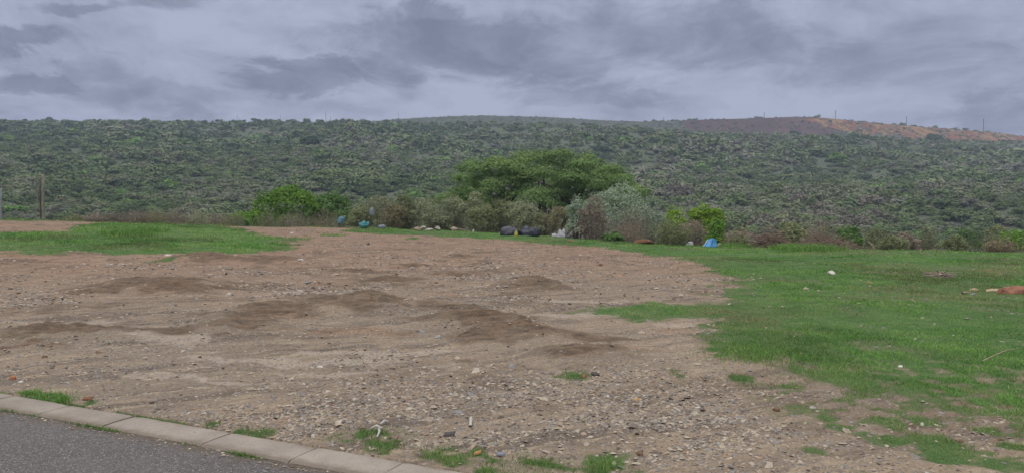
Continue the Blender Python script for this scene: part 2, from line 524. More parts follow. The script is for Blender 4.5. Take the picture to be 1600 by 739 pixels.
def ground_mat():
    m, n = new_mat('waste_ground')
    P = n.n('ShaderNodeNewGeometry').outputs['Position']
    g, cr, rd, sd, far = (attr(n, k) for k in ('grass', 'crust', 'red', 'sand', 'far'))
    # streaks left by wheels and run-off follow the ground from near-left to far-right
    rot = n.n('ShaderNodeVectorRotate', {'Vector': P, 'Angle': math.radians(-24)}, rotation_type='Z_AXIS').outputs[0]
    st = n.noise(n.vmath('MULTIPLY', rot, (0.35, 2.4, 1.0)), 1.0, 5, .6, .4)
    st2 = n.noise(n.vmath('MULTIPLY', rot, (1.2, 6.5, 1.0)), 1.0, 5, .65, .3)
    big = n.noise(P, .35, 4, .55)
    mid = n.noise(P, 2.2, 5, .6)
    fine = n.noise(P, 14, 5, .7)
    grit = n.noise(P, 70, 4, .75)
    base = n.mix(n.ss(big, .35, .65), (.288, .215, .147), (.230, .179, .131))
    base = n.mix(n.ss(st, .48, .66), base, (.140, .106, .080))
    pale = n.math('MULTIPLY', n.ss(st2, .50, .68), .75)
    base = n.mix(pale, base, (.405, .315, .215))
    # further back the soil is redder
    base = n.mix(n.math('MULTIPLY', far, .8), base, n.mix(n.ss(mid, .35, .65), (.325, .203, .126), (.205, .128, .083)))
    base = n.mix(n.math('MULTIPLY', n.ss(n.math('ADD', sd, n.math('MULTIPLY', n.math('SUBTRACT', mid, .5), 1.3)), .35, .8), .75), base, (0.378, 0.306, 0.237))
    rfac = n.ss(n.math('ADD', rd, n.math('MULTIPLY', n.math('SUBTRACT', mid, .5), 1.6)), .45, .95)
    base = n.mix(n.math('MULTIPLY', rfac, .5), base, n.mix(fine, (.22, .125, .070), (.35, .205, .12)))
    strat = n.noise(n.vmath('MULTIPLY', P, (2.0, 9.0, 22.0)), 1.0, 5, .6, .6)
    cfac = n.ss(n.math('ADD', cr, n.math('MULTIPLY', n.math('SUBTRACT', n.math('ADD', n.math('MULTIPLY', mid, .6), n.math('MULTIPLY', st2, .75)), .67), 2.6)), .22, 1.0)
    base = n.mix(n.math('MULTIPLY', cfac, .85), base, n.mix(n.ss(strat, .35, .65), (.078, .054, .037), (.180, .123, .080)))
    # loose chips finer than the modelled gravel
    vo = n.n('ShaderNodeTexVoronoi', {'Vector': n.vmath('MULTIPLY', n.vmath('ADD', P, n.vmath('SCALE', n.noise(P, 9, 2, .5, out=1), .06)), (1, 1, 1)), 'Scale': 42.0, 'Randomness': 1.0}, feature='F1')
    vr = n.n('ShaderNodeSeparateXYZ', {0: vo.outputs['Color']}).outputs[0]
    chip = n.math('MULTIPLY', n.math('LESS_THAN', vo.outputs['Distance'], n.math('MULTIPLY', vr, .62)), n.math('SUBTRACT', 1.0, n.math('MULTIPLY', g, .9)))
    chipc = n.ramp(n.n('ShaderNodeSeparateXYZ', {0: vo.outputs['Color']}).outputs[1], [(0, (.10, .085, .075)), (.3, (.20, .165, .14)), (.55, (.23, .22, .215)), (.8, (.36, .30, .235)), (1, (.50, .455, .39))])
    base = n.mix(n.math('MULTIPLY', chip, n.math('SUBTRACT', .75, n.math('MULTIPLY', cfac, .62))), base, chipc)
    base = n.mix(1.0, base, n.ramp(grit, [(.25, .72), (.5, 1.0), (.8, 1.22)]), 'MULTIPLY')
    base = n.mix(1.0, base, n.ramp(fine, [(.25, .82), (.5, 1.0), (.8, 1.14)]), 'MULTIPLY')
    # thatch between the grass blades
    gcol = n.mix(n.ss(mid, .35, .65), (.060, .120, .034), (.095, .145, .050))
    gf = n.ss(n.math('ADD', g, n.math('MULTIPLY', n.math('SUBTRACT', fine, .5), .7)), .25, .75)
    base = n.mix(gf, base, gcol)
    hgt = n.math('ADD', n.math('ADD', n.math('MULTIPLY', fine, .5), n.math('MULTIPLY', grit, .25)), n.math('MULTIPLY', n.math('MULTIPLY', chip, n.math('SUBTRACT', 1.0, vo.outputs['Distance'])), .5))
    nr = bump(n, hgt, .8, .035)
    nr = bump(n, n.math('ADD', n.math('MULTIPLY', st2, 1.0), n.math('MULTIPLY', mid, 1.0)), .6, .10, nr)
    finish(n, base, .95, nr, .15)
    return m


def hill_mat(name, cols, scar=False):
    m, n = new_mat(name)
    P = n.n('ShaderNodeNewGeometry').outputs['Position']
    a = n.noise(P, .035, 5, .6)
    b = n.noise(P, .22, 5, .65)
    c = n.mix(n.ss(a, .35, .65), cols[0], cols[1])
    c = n.mix(n.ss(b, .42, .66), c, cols[2])
    if scar:
        s = attr(n, 'scar'); bt = attr(n, 'burnt')
        k = n.noise(n.vmath('MULTIPLY', P, (1, .25, 1)), .05, 6, .65)
        k2 = n.noise(n.vmath('MULTIPLY', P, (1, .22, .6)), .06, 6, .72)
        bc = n.mix(n.ss(k2, .35, .65), (.050, .027, .022), (.088, .043, .032))
        c = n.mix(n.ss(n.math('ADD', bt, n.math('MULTIPLY', n.math('SUBTRACT', k, .5), .8)), .35, .65), c, bc)
        scn = n.ramp(k2, [(.34, (.035, .026, .020)), (.44, (.27, .080, .028)), (.5, (.075, .055, .032)), (.56, (.32, .165, .060)), (.64, (.050, .046, .028)), (.74, (.25, .15, .08))])
        c = n.mix(n.ss(n.math('ADD', s, n.math('MULTIPLY', n.math('SUBTRACT', k, .5), 2.4)), .55, .75), c, scn)
    finish(n, c, .95, bump(n, b, .7, 1.5), .1)
    return m


def asphalt_mat():
    m, n = new_mat('asphalt')
    P = n.n('ShaderNodeNewGeometry').outputs['Position']
    vo = n.n('ShaderNodeTexVoronoi', {'Vector': P, 'Scale': 105.0})
    sp = n.n('ShaderNodeSeparateXYZ', {0: vo.outputs['Color']})
    chipc = n.ramp(sp.outputs[0], [(0, (.075, .068, .066)), (.5, (.150, .134, .126)), (.82, (.235, .212, .196)), (1, (.38, .35, .32))])
    f = n.math('LESS_THAN', vo.outputs['Distance'], n.math('ADD', .25, n.math('MULTIPLY', sp.outputs[1], .45)))
    base = n.mix(f, (.095, .083, .078), chipc)
    big = n.noise(P, 1.1, 5, .6)
    base = n.mix(n.math('MULTIPLY', n.ss(big, .4, .7), .35), base, (.17, .15, .135))
    # dust washed up along the kerb
    ks = n.vmath('DOT_PRODUCT', n.vmath('SUBTRACT', P, (float(K0[0]), float(K0[1]), 0)), (float(KN[0]), float(KN[1]), 0))
    e = n.math('ADD', ks, n.math('MULTIPLY', n.math('SUBTRACT', n.noise(P, 3.5, 5, .6), .5), .35))
    base = n.mix(n.math('MULTIPLY', n.ss(e, -.48, -.28), .8), base, (.115, .085, .058))
    finish(n, base, .85, bump(n, n.math('MULTIPLY', vo.outputs['Distance'], -1.0), .9, .008), .3)
    return m


def kerb_mat():
    m, n = new_mat('kerb_concrete')
    P = n.n('ShaderNodeNewGeometry').outputs['Position']
    oi = n.n('ShaderNodeObjectInfo').outputs['Random']
    a = n.noise(P, 2.4, 6, .65); b = n.noise(P, 60, 4, .7); c = n.noise(P, 14, 5, .7)
    base = n.mix(n.ss(a, .35, .68), (.315, .270, .222), (.245, .208, .172))
    base = n.mix(n.math('MULTIPLY', n.ss(c, .56, .70), .5), base, (.20, .165, .13))
    base = n.mix(1.0, base, n.ramp(b, [(.25, .75), (.5, 1.0), (.75, 1.15)]), 'MULTIPLY')
    base = n.mix(1.0, base, n.ramp(oi, [(0, .92), (1, 1.08)]), 'MULTIPLY')
    ks = n.vmath('DOT_PRODUCT', n.vmath('SUBTRACT', P, (float(K0[0]), float(K0[1]), 0)), (float(KN[0]), float(KN[1]), 0))
    e = n.math('ADD', ks, n.math('MULTIPLY', n.math('SUBTRACT', n.noise(P, 5, 6, .65), .5), .22))
    soil = n.math('MAXIMUM', n.ss(e, -.07, .02), n.math('SUBTRACT', 1.0, n.ss(e, -.30, -.22)))
    base = n.mix(n.math('MULTIPLY', soil, .6), base, (.175, .135, .098))
    finish(n, base, .9, bump(n, n.math('ADD', b, c), .5, .006), .2)
    return m


def stone_mat(name='gravel_stone', objcol=None):
    m, n = new_mat(name)
    if objcol is None:
        c = n.ramp(attr(n, 'rnd'), [(0, (.125, .100, .082)), (.2, (.20, .158, .125)), (.42, (.215, .205, .195)), (.58, (.33, .265, .20)), (.80, (.42, .36, .28)), (.92, (.29, .17, .105)), (1, (.62, .57, .50))])
    else:
        c = objcol
    P = n.n('ShaderNodeNewGeometry').outputs['Position']
    nz = n.noise(P, 45, 5, .65)
    c = n.mix(1.0, c, n.ramp(nz, [(.3, .75), (.5, 1.0), (.75, 1.2)]), 'MULTIPLY')
    finish(n, c, .9, bump(n, nz, .4, .008), .25)
    return m


M_GROUND = ground_mat()
M_HILL = hill_mat('scrub_hillside', ((.075, .100, .058), (.090, .108, .066), (.105, .108, .076)))
M_FAR = hill_mat('far_ridge', ((.060, .068, .040), (.050, .060, .040), (.095, .095, .060)), True)
M_ROAD, M_KERB, M_STONE = asphalt_mat(), kerb_mat(), stone_mat()

# ------------------------------------------------------------------ ground and hillside: one polar sheet in two pieces
az = np.radians(np.concatenate([np.linspace(-180, -60, 40)[:-1], np.linspace(-60, 60, 781), np.linspace(60, 180, 40)[1:-1]]))
rad = np.concatenate([np.array([0.02, .8, 1.6, 2.4]), np.geomspace(3.0, 72, 560), np.geomspace(74.5, 760, 150)])
NA, NR, K_SPLIT = len(az), len(rad), 4 + 560
RR, AA = np.meshgrid(rad, az, indexing='ij')
GX, GY = RR * np.sin(AA), RR * np.cos(AA)
GZ = H(GX, GY)
ks = kerb_s(GX, GY)
inlot = (GY > 5) | (ks > 0)
fine_amp = ss(.05, .4, ks) * (1 - ss(40, 70, RR))
GZ = GZ + fine_amp * ((fbm(GX * 1.6, GY * 1.6, 70, 4) - .5) * .10 + (fbm(GX * 6, GY * 6, 75, 3) - .5) * .034)
_cr = ellmask(GX, GY, CR)
GZ = GZ + _cr * ss(.3, 1, ks) * (np.abs(fbm(GX * 1.1 + GY * .5, GY * 3.2 - GX * 1.2, 171, 4) - .5) * -.34 + .04)
GZ = np.where(ks < 0.02, -0.07, GZ + ss(.02, .25, ks) * 0 - .012 * (1 - ss(.02, .3, ks)))


def sheet(i0, i1):
    n = i1 - i0
    i = np.arange(n - 1)[:, None] * NA
    j = np.arange(NA)[None, :]
    j2 = (j + 1) % NA
    return np.stack([i + j2, i + NA + j2, i + NA + j, i + j], -1).reshape(-1, 4)[:, ::-1]


s0 = slice(0, K_SPLIT)
gx, gy = GX[s0].ravel(), GY[s0].ravel()
G_ATTR = {'grass': grassness(gx, gy), 'crust': np.maximum(ellmask(gx, gy, CR), .55 * ss(.50, .68, fbm(gx * .55 - gy * .2, gy * .9, 181, 4)) * ss(.6, 2.5, kerb_s(gx, gy))), 'red': ellmask(gx, gy, RD), 'sand': ellmask(gx, gy, SD),
          'far': ss(11, 24, gy - .25 * gx)}
vv = np.stack([gx, gy, GZ[s0].ravel()], -1)
qq = sheet(0, K_SPLIT)
me = mesh_np('ground', vv, qq, None, M_GROUND, True, G_ATTR)
tag(link('ground', me), 'bare rutted stony earth sloping gently up to a scrubby edge', 'ground', kind='structure')
s1 = slice(K_SPLIT - 1, NR)
vv = np.stack([GX[s1].ravel(), GY[s1].ravel(), GZ[s1].ravel()], -1)
me = mesh_np('hillside', vv, sheet(K_SPLIT - 1, NR), None, M_HILL, True)
tag(link('hillside', me), 'long scrub covered hillside across the valley', 'hillside', kind='structure')

# interpolated height of the built sheet (so that small things sit on it)
_lr = rad


def Hs(x, y):
    x = np.asarray(x, float); y = np.asarray(y, float)
    r = np.hypot(x, y); a = np.arctan2(x, y)
    i = np.clip(np.searchsorted(rad, r) - 1, 0, NR - 2)
    j = np.clip(np.searchsorted(az, a) - 1, 0, NA - 2)
    fr = np.clip((r - rad[i]) / (rad[i + 1] - rad[i]), 0, 1)
    fa = np.clip((a - az[j]) / (az[j + 1] - az[j]), 0, 1)
    return (GZ[i, j] * (1 - fr) + GZ[i + 1, j] * fr) * (1 - fa) + (GZ[i, j + 1] * (1 - fr) + GZ[i + 1, j + 1] * fr) * fa


# ------------------------------------------------------------------ far ridge with the red cutting
FR_PX = [300, 450, 560, 620, 700, 760, 850, 950, 1000, 1040, 1100, 1190, 1240, 1280, 1350, 1420, 1500, 1560, 1600, 1700, 2000]
FR_PY = [205, 200, 193, 188.5, 184, 182.5, 185, 190.5, 192, 191, 189, 186.5, 184.5, 186, 193, 199.5, 205, 210, 217, 235, 290]
Y_FAR = 880.0


def HF(x, y):
    u = x / Y_FAR
    z = CAMZ + (330 - np.interp(u, upx(FR_PX), FR_PY)) / FPX * Y_FAR
    d = y - Y_FAR
    z = z - np.where(d < 0, .40 * np.maximum(-d - 6, 0) + .002 * d * d * (d > -6), .12 * np.maximum(d, 0))
    cut = ss(upx(1230), upx(1300), u) * (1 - ss(upx(1560), upx(1620), u))
    z = z + (fbm(x / 40, y / 40, 33, 4) - .5) * 5 * ss(0, 30, np.abs(d))
    z = z + cut * (fbm(x / 14, y / 30, 37, 4) - .5) * 9 * ss(4, 25, -d)
    return z


xs_ = np.linspace(-420, 900, 330)
ys_ = np.concatenate([np.linspace(690, 880, 80), np.linspace(886, 1100, 24)])
FX, FY = np.meshgrid(xs_, ys_)
FZ = HF(FX, FY)
uu = FX / Y_FAR
scar = ss(upx(1215), upx(1275), uu) * (1 - .6 * ss(upx(1560), upx(1640), uu)) * ss(-72, -46, FY - Y_FAR) * (1 - ss(-5, 4, FY - Y_FAR))
burnt = ss(upx(1030), upx(1090), uu) * (1 - .7 * ss(upx(1230), upx(1290), uu)) * ss(-130, -90, FY - Y_FAR)
n_ = len(xs_)
i = np.arange(len(ys_) - 1)[:, None] * n_; j = np.arange(n_ - 1)[None, :]
fq = np.stack([i + j, i + j + 1, i + n_ + j + 1, i + n_ + j], -1).reshape(-1, 4)
me = mesh_np('far_hill', np.stack([FX, FY, FZ], -1), fq, None, M_FAR, True, {'scar': scar.ravel(), 'burnt': burnt.ravel()})
tag(link('far_hill', me), 'far ridge with a bare red and ochre cutting along its flank', 'hill', kind='structure')

# ------------------------------------------------------------------ road and kerb
pts = []
for s in (-9.0, -KW - .012):
    pts.append(s)
T_ = np.linspace(-40, 40, 161)
RS = np.concatenate([np.linspace(-8.0, -.9, 8), np.linspace(-.8, -KW + .02, 9)])
rv = []
for s in RS:
    for t in T_:
        p = K0 + KD * t + KN * s
        dz = -.026 + .012 * ss(-.55, -.30, s) * (fbm(np.array(t * 1.3), np.array(s * 3), 90, 3) - .3)
        rv.append((p[0], p[1], float(dz)))
n_ = len(T_)
i = np.arange(len(RS) - 1)[:, None] * n_; j = np.arange(n_ - 1)[None, :]
me = mesh_np('road', rv, np.stack([i + j, i + j + 1, i + n_ + j + 1, i + n_ + j], -1).reshape(-1, 4), None, M_ROAD, True)
tag(link('road', me), 'grey chip asphalt road beside the concrete kerb', 'road', kind='structure')


def along(px, py):
    g = ray(px, py); t = -CAMZ / g[2]
    p = g[:2] * t
    return float((p - K0) @ KD)


joints = [along(*q) for q in ((115, 631), (212, 649), (362, 675), (500, 696), (632, 720))]
step = 0.80
js = sorted([joints[0] - step * k for k in range(8, 0, -1)] + joints + [joints[-1] + step * k for k in range(1, 9)])
slab_words = {6: 'at the corner of the photo, meeting its left edge', 7: 'second from the left edge, in front of the tall grass tuft', 8: 'third from the left edge, just past the tall grass tuft',
              9: 'longest one, in the middle of the visible row', 10: 'between the left end of the grass strip and a dark joint', 11: 'beside the widest patch of kerbside grass', 12: 'last in the row, cut by the bottom edge'}
slab_i = 0
for k in range(len(js) - 1):
    a, b = js[k] + .004, js[k + 1] - .004
    rr = np.random.default_rng(100 + k)
    nt = 17
    ts = np.linspace(a, b, nt)
    prof = [(0.0, -.09), (0.0, -.012), (-.012, 0.0), (-.10, .002), (-.20, 0.0), (-KW + .018, -.004), (-KW, -.02), (-KW, -.09)]
    tilt = rr.normal(0, .003)
    V = []
    for it, t in enumerate(ts):
        chip = (fbm(np.array([t * 9.]), np.array([k * 7.]), 12, 3)[0] - .5)
        for ip, (s, z) in enumerate(prof):
            e = .012 * chip if ip in (1, 2, 5, 6) else 0
            p = K0 + KD * t + KN * (s + e * (1 if ip < 3 else -1) * 1.3 - .004 * k % .011)
            zz = z + tilt * (t - a) + rr.normal(0, .0008) * (0 < ip < 7)
            if it in (0, nt - 1) and 0 < ip < 7: zz -= .006
            V.append((p[0], p[1], zz))
    m_ = len(prof)
    i = np.arange(nt - 1)[:, None] * m_; j = np.arange(m_ - 1)[None, :]
    Q = np.stack([i + j, i + j + 1, i + m_ + j + 1, i + m_ + j], -1).reshape(-1, 4)
    caps = [[0, 1, 2, 3], [0, 3, 4, 7], [4, 5, 6, 7]]
    Q = np.concatenate([Q, np.array(caps), np.array([[x + (nt - 1) * m_ for x in c[::-1]] for c in caps])])
    V = np.array(V); org = V.mean(0)
    o = link('kerb_stone', mesh_np('kerb_stone', V - org, Q[:, ::-1], None, M_KERB, False), None, org)
    word = slab_words.get(k)
    if word: tag(o, 'worn concrete kerb slab ' + word, 'kerb stone', 'kerb stones along the road')
    else: tag(o, 'worn concrete kerb slab outside the picture along the same road edge', 'kerb stone', 'kerb stones out of frame')

# ------------------------------------------------------------------ gravel strewn over the bare ground (nobody could count it)
ICO_V = np.array([(1, 0, 0), (.35, .95, .05), (-.8, .6, 0), (-.85, -.55, .05), (.3, -.95, 0), (.15, .1, .8), (-.3, -.1, .65), (0, 0, -.6)], float)
ICO_T = np.array([(0, 1, 5), (1, 2, 6), (1, 6, 5), (2, 3, 6), (3, 4, 6), (4, 5, 6), (4, 0, 5), (1, 0, 7), (2, 1, 7), (3, 2, 7), (4, 3, 7), (0, 4, 7)])


def scatter(n, r0, r1, a0, a1, g):
    r = r0 * (r1 / r0) ** g.random(n)
    a = np.radians(g.uniform(a0, a1, n))
    return r * np.sin(a), r * np.cos(a)


g = np.random.default_rng(11)
x, y = scatter(330000, 4.2, 48, -47, 47, g)
gr = grassness(x, y)
clus = ss(.40, .66, fbm(x * .7, y * .7, 81, 4)) * .8 + .2
rot_ = (x * math.cos(.42) + y * math.sin(.42), -x * math.sin(.42) + y * math.cos(.42))
clus = clus * (.25 + .75 * ss(.42, .62, fbm(rot_[0] * .5, rot_[1] * 2.0, 83, 4)))
sandm = ellmask(x, y, SD)
keep = (g.random(len(x)) < clus * (1 - .93 * np.clip(gr * 1.3, 0, 1)) * (1 - .5 * sandm) * (1 - .85 * ellmask(x, y, CR))) & (kerb_s(x, y) > .04) & (y < crest(x / y) + 1)
x, y = x[keep], y[keep]
N = len(x)
r = np.hypot(x, y)
size = (.0065 + .019 * g.random(N) ** 4.0) * np.clip(r / 9.0, 1.0, 2.0)
big_ = g.random(N) < .018
size[big_] *= 1.9
ang = g.uniform(0, 6.283, N)
sc3 = np.stack([size * g.uniform(.8, 1.6, N), size * g.uniform(.6, 1.1, N), size * g.uniform(.3, .7, N)], -1)
V = ICO_V[None] * (1 + g.normal(0, .16, (N, 8, 3))) * sc3[:, None, :]
tx_ = g.normal(0, .25, (N, 1))
V[:, :, 2] += V[:, :, 0] * tx_
c_, s_ = np.cos(ang)[:, None], np.sin(ang)[:, None]
VX = V[:, :, 0] * c_ - V[:, :, 1] * s_ + x[:, None]
VY = V[:, :, 0] * s_ + V[:, :, 1] * c_ + y[:, None]
VZ = V[:, :, 2] + (Hs(x, y) + sc3[:, 2] * .15)[:, None]
rn = np.clip(g.random(N) * .9 + .16 * (fbm(x * .8, y * .8, 88, 3) - .5) * 2, 0, 1)
T = (ICO_T[None] + (np.arange(N) * 8)[:, None, None]).reshape(-1, 3)
GV, GT, GR = np.stack([VX, VY, VZ], -1).reshape(-1, 3), T, np.repeat(rn, 8)
ng = 900                                                        # grit washed into the gutter in front of the kerb
tg = g.uniform(-6, 3, ng); sg = -KW - .012 - np.abs(g.normal(0, .10, ng)) * (.4 + fbm(tg * 1.1, tg * 0, 95, 3))
pg = K0[None] + KD[None] * tg[:, None] + KN[None] * sg[:, None]
szg = .004 + .011 * g.random(ng) ** 3
Vg = ICO_V[None] * (1 + g.normal(0, .16, (ng, 8, 3))) * np.stack([szg * 1.2, szg, szg * .6], -1)[:, None]
Vg += np.concatenate([pg, np.full((ng, 1), -.021)], 1)[:, None]
Tg = (ICO_T[None] + (np.arange(ng) * 8)[:, None, None]).reshape(-1, 3) + len(GV)
me = mesh_np('gravel', np.concatenate([GV, Vg.reshape(-1, 3)]), None, np.concatenate([GT, Tg]), M_STONE, False, {'rnd': np.concatenate([GR, np.repeat(g.random(ng) * .8, 8)])})
tag(link('gravel', me), 'loose grey and brown gravel strewn over the bare earth', 'gravel', kind='stuff')
print('gravel', N)

# ------------------------------------------------------------------ grass
M_GRASS, n = new_mat('grass_blade')
rv_, dv_ = attr(n, 'rnd'), attr(n, 'dry')
gc = n.ramp(rv_, [(0, (.068, .160, .030)), (.45, (.126, .290, .050)), (.8, (.210, .40, .074)), (1, (.30, .37, .14))])
gc = n.mix(dv_, gc, n.ramp(rv_, [(0, (.115, .12, .045)), (.6, (.21, .19, .085)), (1, (.33, .27, .155))]))
b_ = n.n('ShaderNodeBsdfPrincipled', {'Base Color': gc, 'Roughness': .65, 'Specular IOR Level': .25})
t_ = n.n('ShaderNodeBsdfTranslucent', {'Color': gc})
n.n('ShaderNodeOutputMaterial', {'Surface': n.n('ShaderNodeMixShader', {0: .3, 1: b_.outputs[0], 2: t_.outputs[0]}).outputs[0]})


def blades(x, y, h, wd, lean, rnd, dry, g, root=None):
    N = len(x)
    a = g.uniform(0, 6.283, N)
    la = g.uniform(0, 6.283, N)
    z = Hs(x, y) - .004 if root is None else root
    ca, sa = np.cos(a) * wd, np.sin(a) * wd
    lx, ly = np.cos(la) * lean * h, np.sin(la) * lean * h
    p = np.empty((N, 5, 3))
    for k, (f, sgn, wf) in enumerate([(0, -1, 1), (0, 1, 1), (.55, 1, .8), (.55, -1, .8), (1, 0, 0)]):
        p[:, k, 0] = x + sgn * ca * wf + lx * f * f * 1.1
        p[:, k, 1] = y + sgn * sa * wf + ly * f * f * 1.1
        p[:, k, 2] = z + h * f * (1 - .3 * f * lean)
    b = (np.arange(N) * 5)[:, None]
    return p.reshape(-1, 3), b + np.array([[0, 1, 2, 3]]), b + np.array([[3, 2, 4]]), np.repeat(rnd, 5), np.repeat(dry, 5)


g = np.random.default_rng(12)
x, y = scatter(1500000, 4.2, 60, -47, 50, g)
gr = grassness(x, y)
keep = (g.random(len(x)) < np.clip(gr, 0, 1) ** 1.6 * .62) & (y < crest(x / y) + 5)
x, y, gr = x[keep], y[keep], gr[keep]
N = len(x)
r = np.hypot(x, y)
cl = fbm(x * .9, y * .9, 120, 4)
cl2 = fbm(x * 4, y * 4, 125, 2)
h = (.018 + .034 * g.random(N)) * (.55 + .9 * ss(.35, .65, cl) + .35 * (cl2 - .5)) * (.6 + .4 * gr) * np.clip(r / 14, 1, 1.25)
edge = ss(-2.5, 1.5, y - crest(x / y))
h = h * (1 + edge * .7 * ss(.4, .6, cl))
h = np.where(x < -7, h * (1 + .8 * ss(24, 28, y)), h)
wd = .0021 * np.clip(r / 6.5, 1, 6) * g.uniform(.7, 1.3, N)
rnd = np.clip(.55 + (fbm(x * .35, y * .35, 130, 3) - .5) * 1.3 + (fbm(x * 2.2, y * 2.2, 132, 3) - .5) * 1.1 + g.normal(0, .2, N), 0, 1)
dry = np.clip(ss(.46, .68, fbm(x * .5 + 9, y * .5, 140, 4)) * .72 + (1 - ss(.3, .95, gr)) * .8 - .15 * ss(20, 30, y) + g.normal(0, .1, N) + .3 * (x < 4) * (y < 12), 0, 1)
dry = np.clip(dry + edge * .25 * ss(.45, .6, cl2) + .35 * ss(-2, 2, y - crest(x / y)) * (x < -5), 0, 1)
V, Q, T, R_, D_ = blades(x, y, h, wd, g.uniform(.3, 1.3, N), rnd, dry, g)
# the taller tufts
xt, yt, ht = [], [], []
for tx, ty, s, hh, cnt in ([ground(70, 622, False) + (.22, .085, 280), ground(95, 627, False) + (.1, .09, 200), ground(48, 614, False) + (.1, .07, 150), ground(1190, 562, False) + (.5, .12, 600), ground(950, 722, False) + (.14, .07, 160), ground(830, 735, False) + (.5, .05, 260), ground(600, 680, False) + (.25, .04, 160),
                            ground(1270, 392, False) + (1.2, .4, 900), ground(1230, 390, False) + (.8, .35, 600), ground(1150, 381, False) + (.9, .3, 600), ground(200, 368, False) + (1.1, .4, 900), ground(230, 362, False) + (.9, .35, 600)]):
    xt.append(g.normal(tx, s * .5, cnt)); yt.append(g.normal(ty, s * .42, cnt)); ht.append(hh * g.uniform(.4, 1.15, cnt))
xt, yt, ht = map(np.concatenate, (xt, yt, ht))
ok = kerb_s(xt, yt) > .01
xt, yt, ht = xt[ok], yt[ok], ht[ok]
V2, Q2, T2, R2, D2 = blades(xt, yt, ht, .0022 * np.clip(np.hypot(xt, yt) / 6.5, 1, 6), g.uniform(.3, .9, len(xt)), g.uniform(.1, .9, len(xt)), g.uniform(0, .35, len(xt)), g)
gx3, gy3 = [], []
for px_, py_, sp_, cnt in [(145, 667, .10, 330), (172, 673, .06, 120), (8, 643, .06, 90), (380, 708, .05, 160), (398, 712, .05, 120), (60, 650, .05, 60), (300, 692, .05, 50)]:
    d_ = ray(px_, py_); q_ = d_[:2] * (-(CAMZ + .025) / d_[2])
    t_ = (q_ - K0) @ KD + g.normal(0, sp_ * 1.5, cnt)
    s_ = -KW - .004 - np.abs(g.normal(0, .022, cnt))
    gx3.append(K0[0] + KD[0] * t_ + KN[0] * s_); gy3.append(K0[1] + KD[1] * t_ + KN[1] * s_)
gx3, gy3 = np.concatenate(gx3), np.concatenate(gy3)
V3, Q3, T3, R3, D3 = blades(gx3, gy3, g.uniform(.012, .04, len(gx3)), .002 * np.ones(len(gx3)), g.uniform(.3, 1., len(gx3)), g.uniform(0, .7, len(gx3)), g.uniform(0, .6, len(gx3)), g, -.027)
Q2 = np.concatenate([Q2, Q3 + len(V2)]); T2 = np.concatenate([T2, T3 + len(V2)])
V2, R2, D2 = np.concatenate([V2, V3]), np.concatenate([R2, R3]), np.concatenate([D2, D3])
me = mesh_np('grass', np.concatenate([V, V2]), np.concatenate([Q, Q2 + len(V)]), np.concatenate([T, T2 + len(V)]), M_GRASS, False,
             {'rnd': np.concatenate([R_, R2]), 'dry': np.concatenate([D_, D2])})
tag(link('grass', me), 'short green grass growing in patches around the bare earth', 'grass', kind='stuff')
print('grass', N)

# ------------------------------------------------------------------ plants: shape builders
def leaf_quads(c, nrm, ln, wd, g):
    """diamond leaves at centres c facing nrm"""
    N = len(c)
    nrm = nrm / (np.linalg.norm(nrm, axis=1)[:, None] + 1e-9)
    t = g.normal(size=(N, 3))
    t -= nrm * (t * nrm).sum(1)[:, None]
    t /= np.linalg.norm(t, axis=1)[:, None] + 1e-9
    b = np.cross(nrm, t)
    l = (ln * np.ones(N))[:, None]; w_ = (wd * np.ones(N))[:, None]
    bend = nrm * l * g.uniform(-.25, .1, N)[:, None]
    V = np.stack([c - t * l, c + b * w_ - t * l * .1, c + t * l + bend, c - b * w_ + t * l * .15], 1)
    Q = np.arange(N * 4).reshape(N, 4)
    return V.reshape(-1, 3), Q


def clump_cloud(lobes, n, ln, g, flat=1.0, up=.35, jit=.55, thick=.35, low=-.35):
    """leaves spread through the outer part of several lobes; returns V, Q, rnd"""
    L = np.array(lobes, float)               # cx cy cz rx ry rz
    area = L[:, 3] * L[:, 4] + L[:, 3] * L[:, 5]
    idx = g.choice(len(L), int(n * 1.9), p=area / area.sum())
    d = g.normal(size=(len(idx), 3))
    d /= np.linalg.norm(d, axis=1)[:, None]
    d[:, 2] = np.where(d[:, 2] < low, -d[:, 2], d[:, 2])
    rad_ = 1 - thick * g.random(len(idx)) ** 1.6
    # lumpy shells
    rad_ *= 1 + .16 * np.sin(d[:, 0] * 5 + idx * 1.7) * np.sin(d[:, 1] * 5.3 + idx) + .1 * np.sin(d[:, 2] * 7 + idx * 2.1)
    p = L[idx, :3] + d * L[idx, 3:] * rad_[:, None]
    ins = np.zeros(len(p), bool)
    for k in range(len(L)):
        q = (p - L[k, :3]) / L[k, 3:]
        ins |= ((q * q).sum(1) < .5) & (idx != k)
    p, d, idx = p[~ins][:n], d[~ins][:n], idx[~ins][:n]
    nrm = d + np.array([0, 0, up]) + g.normal(0, jit, d.shape)
    N = len(p)
    V, Q = leaf_quads(p, nrm, ln * g.uniform(.6, 1.3, N), ln * .55 * g.uniform(.7, 1.2, N), g)
    lob = np.random.default_rng(5).random(len(L))[idx]
    rnd = np.clip(g.random(N) * .7 + lob * .3, 0, 1)
    return V, Q, np.repeat(rnd, 4)


def dome_lobes(n, w_, h, g, d=None, base=.1):
    """lobes filling a dome of half-width w_ and height h"""
    d = d or w_
    L = []
    for k in range(n):
        a = g.uniform(0, 6.283); r = math.sqrt(g.random()) * .72
        top = math.sqrt(max(1 - r * r, .1))
        z = h * g.uniform(.16, .86) * top
        s = g.uniform(.26, .42)
        L.append((math.cos(a) * r * w_, math.sin(a) * r * d, max(z, h * base + .1), s * w_, s * d, min(s * w_ * .85, h * .34)))
    L.append((0, 0, h * .42, .62 * w_, .62 * d, h * .42))
    return L


